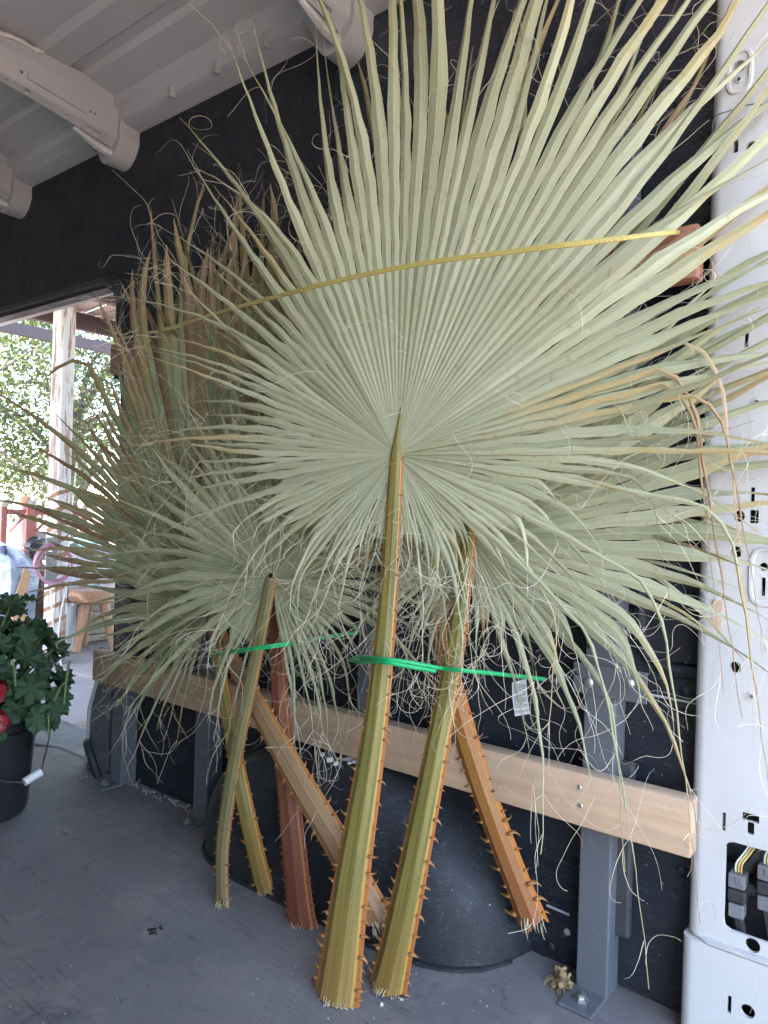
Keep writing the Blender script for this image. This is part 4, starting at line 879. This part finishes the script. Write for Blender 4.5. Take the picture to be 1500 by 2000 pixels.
# red rack
rk0 = PZ(36,1085,-.575); ry = 9.0
rk = thing('metal_rack', 'red metal pipe rack with round finials standing behind the white post', 'rack', (4.4,ry,-.575))
xs = [PY(6,1000,ry).x, PY(58,1000,ry).x, PY(163,1000,ry).x]
for i, x in enumerate(xs):
    wd = .075 if i != 1 else .13
    MB().box((x,ry,.10),(wd,wd,1.35),bev=.006).build('upright', 'rackred', rk)
    MB().lathe((x,ry,.83), [(.0001,-.085),(.05,-.07),(.072,-.03),(.076,.0),(.06,.045),(.03,.068),(.0001,.074)], 18).build('finial', 'stone', rk, True)
for z in (.70,.20,-.2): MB().box(((xs[0]+xs[2])/2,ry-.02,z),(xs[2]-xs[0]-.08,.05,.065),bev=.004).build('rail', 'rackred', rk)
for x, d in ((xs[0],1),(xs[1],1),(xs[2],-1)): MB().tube([(x+d*.05,ry-.05,.46),(x+d*.26,ry-.05,.68)], .018, 6).build('brace', 'rackred', rk)
MB().box(((xs[0]+xs[2])/2,ry+.22,-.06),(xs[2]-xs[0],.5,.03)).build('shelf', 'rust', rk)
jx = PY(22,1050,ry+.2).x; jj = thing('water_jug', 'white plastic jug standing on the red rack', 'jug', (jx,ry+.2,-.045))
MB().lathe((jx,ry+.2,-.045), [(.0001,0),(.14,0),(.15,.04),(.15,.28),(.12,.36),(.05,.40),(.04,.45),(.0001,.46)], 20).build('body', 'jug', jj, True)
tag(MB().lathe(PY(43,978,ry), [(.0001,-.07),(.05,-.07),(.075,.05),(.08,.06),(.07,.06),(.0001,.03)], 18).build('clay_pot', 'terracotta', smooth=True, org=PY(43,985,ry)), 'small clay pot standing on the top rail of the red rack', 'pot')
tag(MB().box(PY(22,1085,8.7),(.22,.2,.20),bev=.02).build('rusty_box', 'terracotta', org=PY(22,1085,8.7)), 'orange-brown box below the white jug by the red rack', 'box')
for q, sz, l in (((76,1020),(.26,.25,.30),'rounded grey boulder-like bundle on the red rack behind the post'),):
    p = PY(*q,9.25); tag(lump((p.x,9.25,-.045+sz[2]), sz, 31, amp=.05, sq=.8).build('grey_sack', 'stone', smooth=True, org=(p.x,9.25,-.045)), l, 'sack')
pu = PY(158,1070,7.5); put = thing('water_pump', 'small teal water pump with a black motor end beside the post', 'pump', pu-Vector((0,0,.12)))
MB().lathe(pu, [(.0001,-.16),(.09,-.15),(.11,-.10),(.11,.12),(.08,.17),(.0001,.18)], 20, (1,.15,0)).build('housing', 'teal', put, True)
MB().lathe(pu+Vector((-.12,-.06,-.01)), [(.0001,-.05),(.07,-.05),(.075,.04),(.0001,.05)], 18, (.5,1,0)).build('motor_end', 'black', put, True)
MB().lathe(pu+Vector((.03,0,.09)), [(.05,0),(.05,.10),(.065,.10),(.065,.13),(.0001,.13)], 14).build('outlet', 'rust', put, True)
MB().box(pu+Vector((0,0,-.125)),(.30,.2,.03),bev=.006).build('foot', 'teal', put)
tb = thing('work_table', 'low weathered table carrying the teal pump behind the stool', 'table', (pu.x+.25,7.5,-.575))
MB().box((pu.x+.25,7.5,pu.z-.165),(1.1,.5,.045),bev=.006).build('top', 'oldwood', tb)
for dx in (-.48,.48):
    for dy in (-.18,.18): MB().box((pu.x+.25+dx,7.5+dy,(pu.z-.19-.575)/2),(.06,.06,pu.z-.19+.575),bev=.004).build('leg', 'oldwood', tb)
tag(MB().box(PY(193,1095,7.2),(.34,.03,.16),Matrix.Rotation(R(-8),3,'Y')).build('pale_panel', 'sheet', org=PY(193,1105,7.2)), 'pale flat panel propped in front of the teal pump table', 'panel')
random.seed(9)
for k, w_ in enumerate(('leftmost','second from left','third from left','rightmost')):
    p = PY(180+k*11, 1042+U_(-3,3), 8.6); tag(MB().lathe(p, [(.0001,-.2),(.07,-.2),(.085,0),(.08,.01),(.0001,.012)], 12, (.15,-1,.05)).build('log', 'stool', org=p), w_+' of the pale cut logs lying behind the teal pump', 'log', 'logs behind the pump')
wl = thing('log_bench', 'long weathered beam that carries the row of cut logs', 'beam', (5.6,8.75,-.575)); MB().box((5.6,8.8,.18),(1.8,.4,.06),bev=.01).build('beam', 'oldwood', wl)
for x in (4.9,6.3): MB().box((x,8.8,-.22),(.10,.3,.72)).build('support', 'oldwood', wl)
# rocks on the far ground
# ------------------------------------------------------------------ trees
def tleaf():
    m, N, L, b = nt('tree_leaf'); c = mixc(N, L, ramp(N, L, noise(N, L, 1.6, 5, .7), [(.35,0),(.65,1)]), (.030,.048,.014), (.065,.08,.022))
    L.new(c, b.inputs['Base Color']); b.inputs['Roughness'].default_value = .5
    tr = N.new('ShaderNodeBsdfTranslucent'); tr.inputs[0].default_value = (.085,.11,.018,1); mx = N.new('ShaderNodeMixShader'); mx.inputs[0].default_value = .3
    L.new(b.outputs[0], mx.inputs[1]); L.new(tr.outputs[0], mx.inputs[2]); L.new(mx.outputs[0], N['Material Output'].inputs[0]); return m
M['tleaf'] = tleaf(); M['bark'] = pm('bark', (.12,.095,.075), (.07,.055,.045), 6, .9, .7, stretch=(3,3,.5))
def tree(base, h, rad, n, seed, label, zlow=.25):
    rs = np.random.RandomState(seed); random.seed(seed); base = Vector(base); t = thing('shade_tree', label, 'tree', base, 'trees beyond the carport')
    tr = MB(); top = base+Vector((U_(-.3,.3),U_(-.3,.3),h*.55)); tr.tube(smoothpath([base, base+Vector((.1,.05,h*.25)), top], 8), np.linspace(.22,.10,8), 9); tips = []
    for k in range(16):
        a = U_(0,6.3); st = base.lerp(top, U_(.35,1)); e = base+Vector((math.cos(a)*rad*U_(.5,.95), math.sin(a)*rad*U_(.5,.95), h*U_(zlow,.98)))
        tr.tube(smoothpath([st, st.lerp(e,.5)+Vector((0,0,.3)), e], 7), np.linspace(.07,.015,7), 6); tips += [st.lerp(e,.6), e, e+Vector(rs.randn(3)*.4)]
    tr.build('trunk', 'bark', t, True)
    cl = np.array(tips); extra = []
    for k in range(60):
        v = rs.randn(3); v /= np.linalg.norm(v); extra.append((base.x+v[0]*rad*.85, base.y+v[1]*rad*.85, base.z+h*(zlow+1)/2+v[2]*h*(1-zlow)*.45))
    cl = np.vstack([cl, np.array(extra)]); idx = rs.randint(0,len(cl),n); c = cl[idx]+rs.randn(n,3)*np.array([.42,.42,.34])*rad*.30
    d = rs.randn(n,3); d[:,2] -= .5; d /= np.linalg.norm(d,axis=1)[:,None]; s = np.cross(d, rs.randn(n,3)); s /= np.linalg.norm(s,axis=1)[:,None]
    ln = rs.uniform(.07,.14,n)[:,None]; wd = ln*.22; nn = np.cross(d,s)
    V = np.stack([c, c+d*ln*.5+s*wd+nn*ln*.06, c+d*ln, c+d*ln*.5-s*wd+nn*ln*.06],1).reshape(-1,3)-np.array(base)
    me = bpy.data.meshes.new('crown'); me.from_pydata(V.tolist(), [], [(4*i,4*i+1,4*i+2,4*i+3) for i in range(n)]); me.materials.append(M['tleaf'])
    o = bpy.data.objects.new('crown', me); COL.objects.link(o); o.parent = t
tree((4.7,13.2,-.6), 6.6, 2.5, 17000, 3, 'leafy shade tree seen left of the white post beyond the purlins', .20)
tree((7.6,13.6,-.6), 6.2, 2.2, 15000, 4, 'leafy shade tree seen between the white post and the fronds', .24)
tree((5.5,18.5,-.6), 8.5, 3.2, 15000, 5, 'taller tree far behind the other two yard trees', .22)
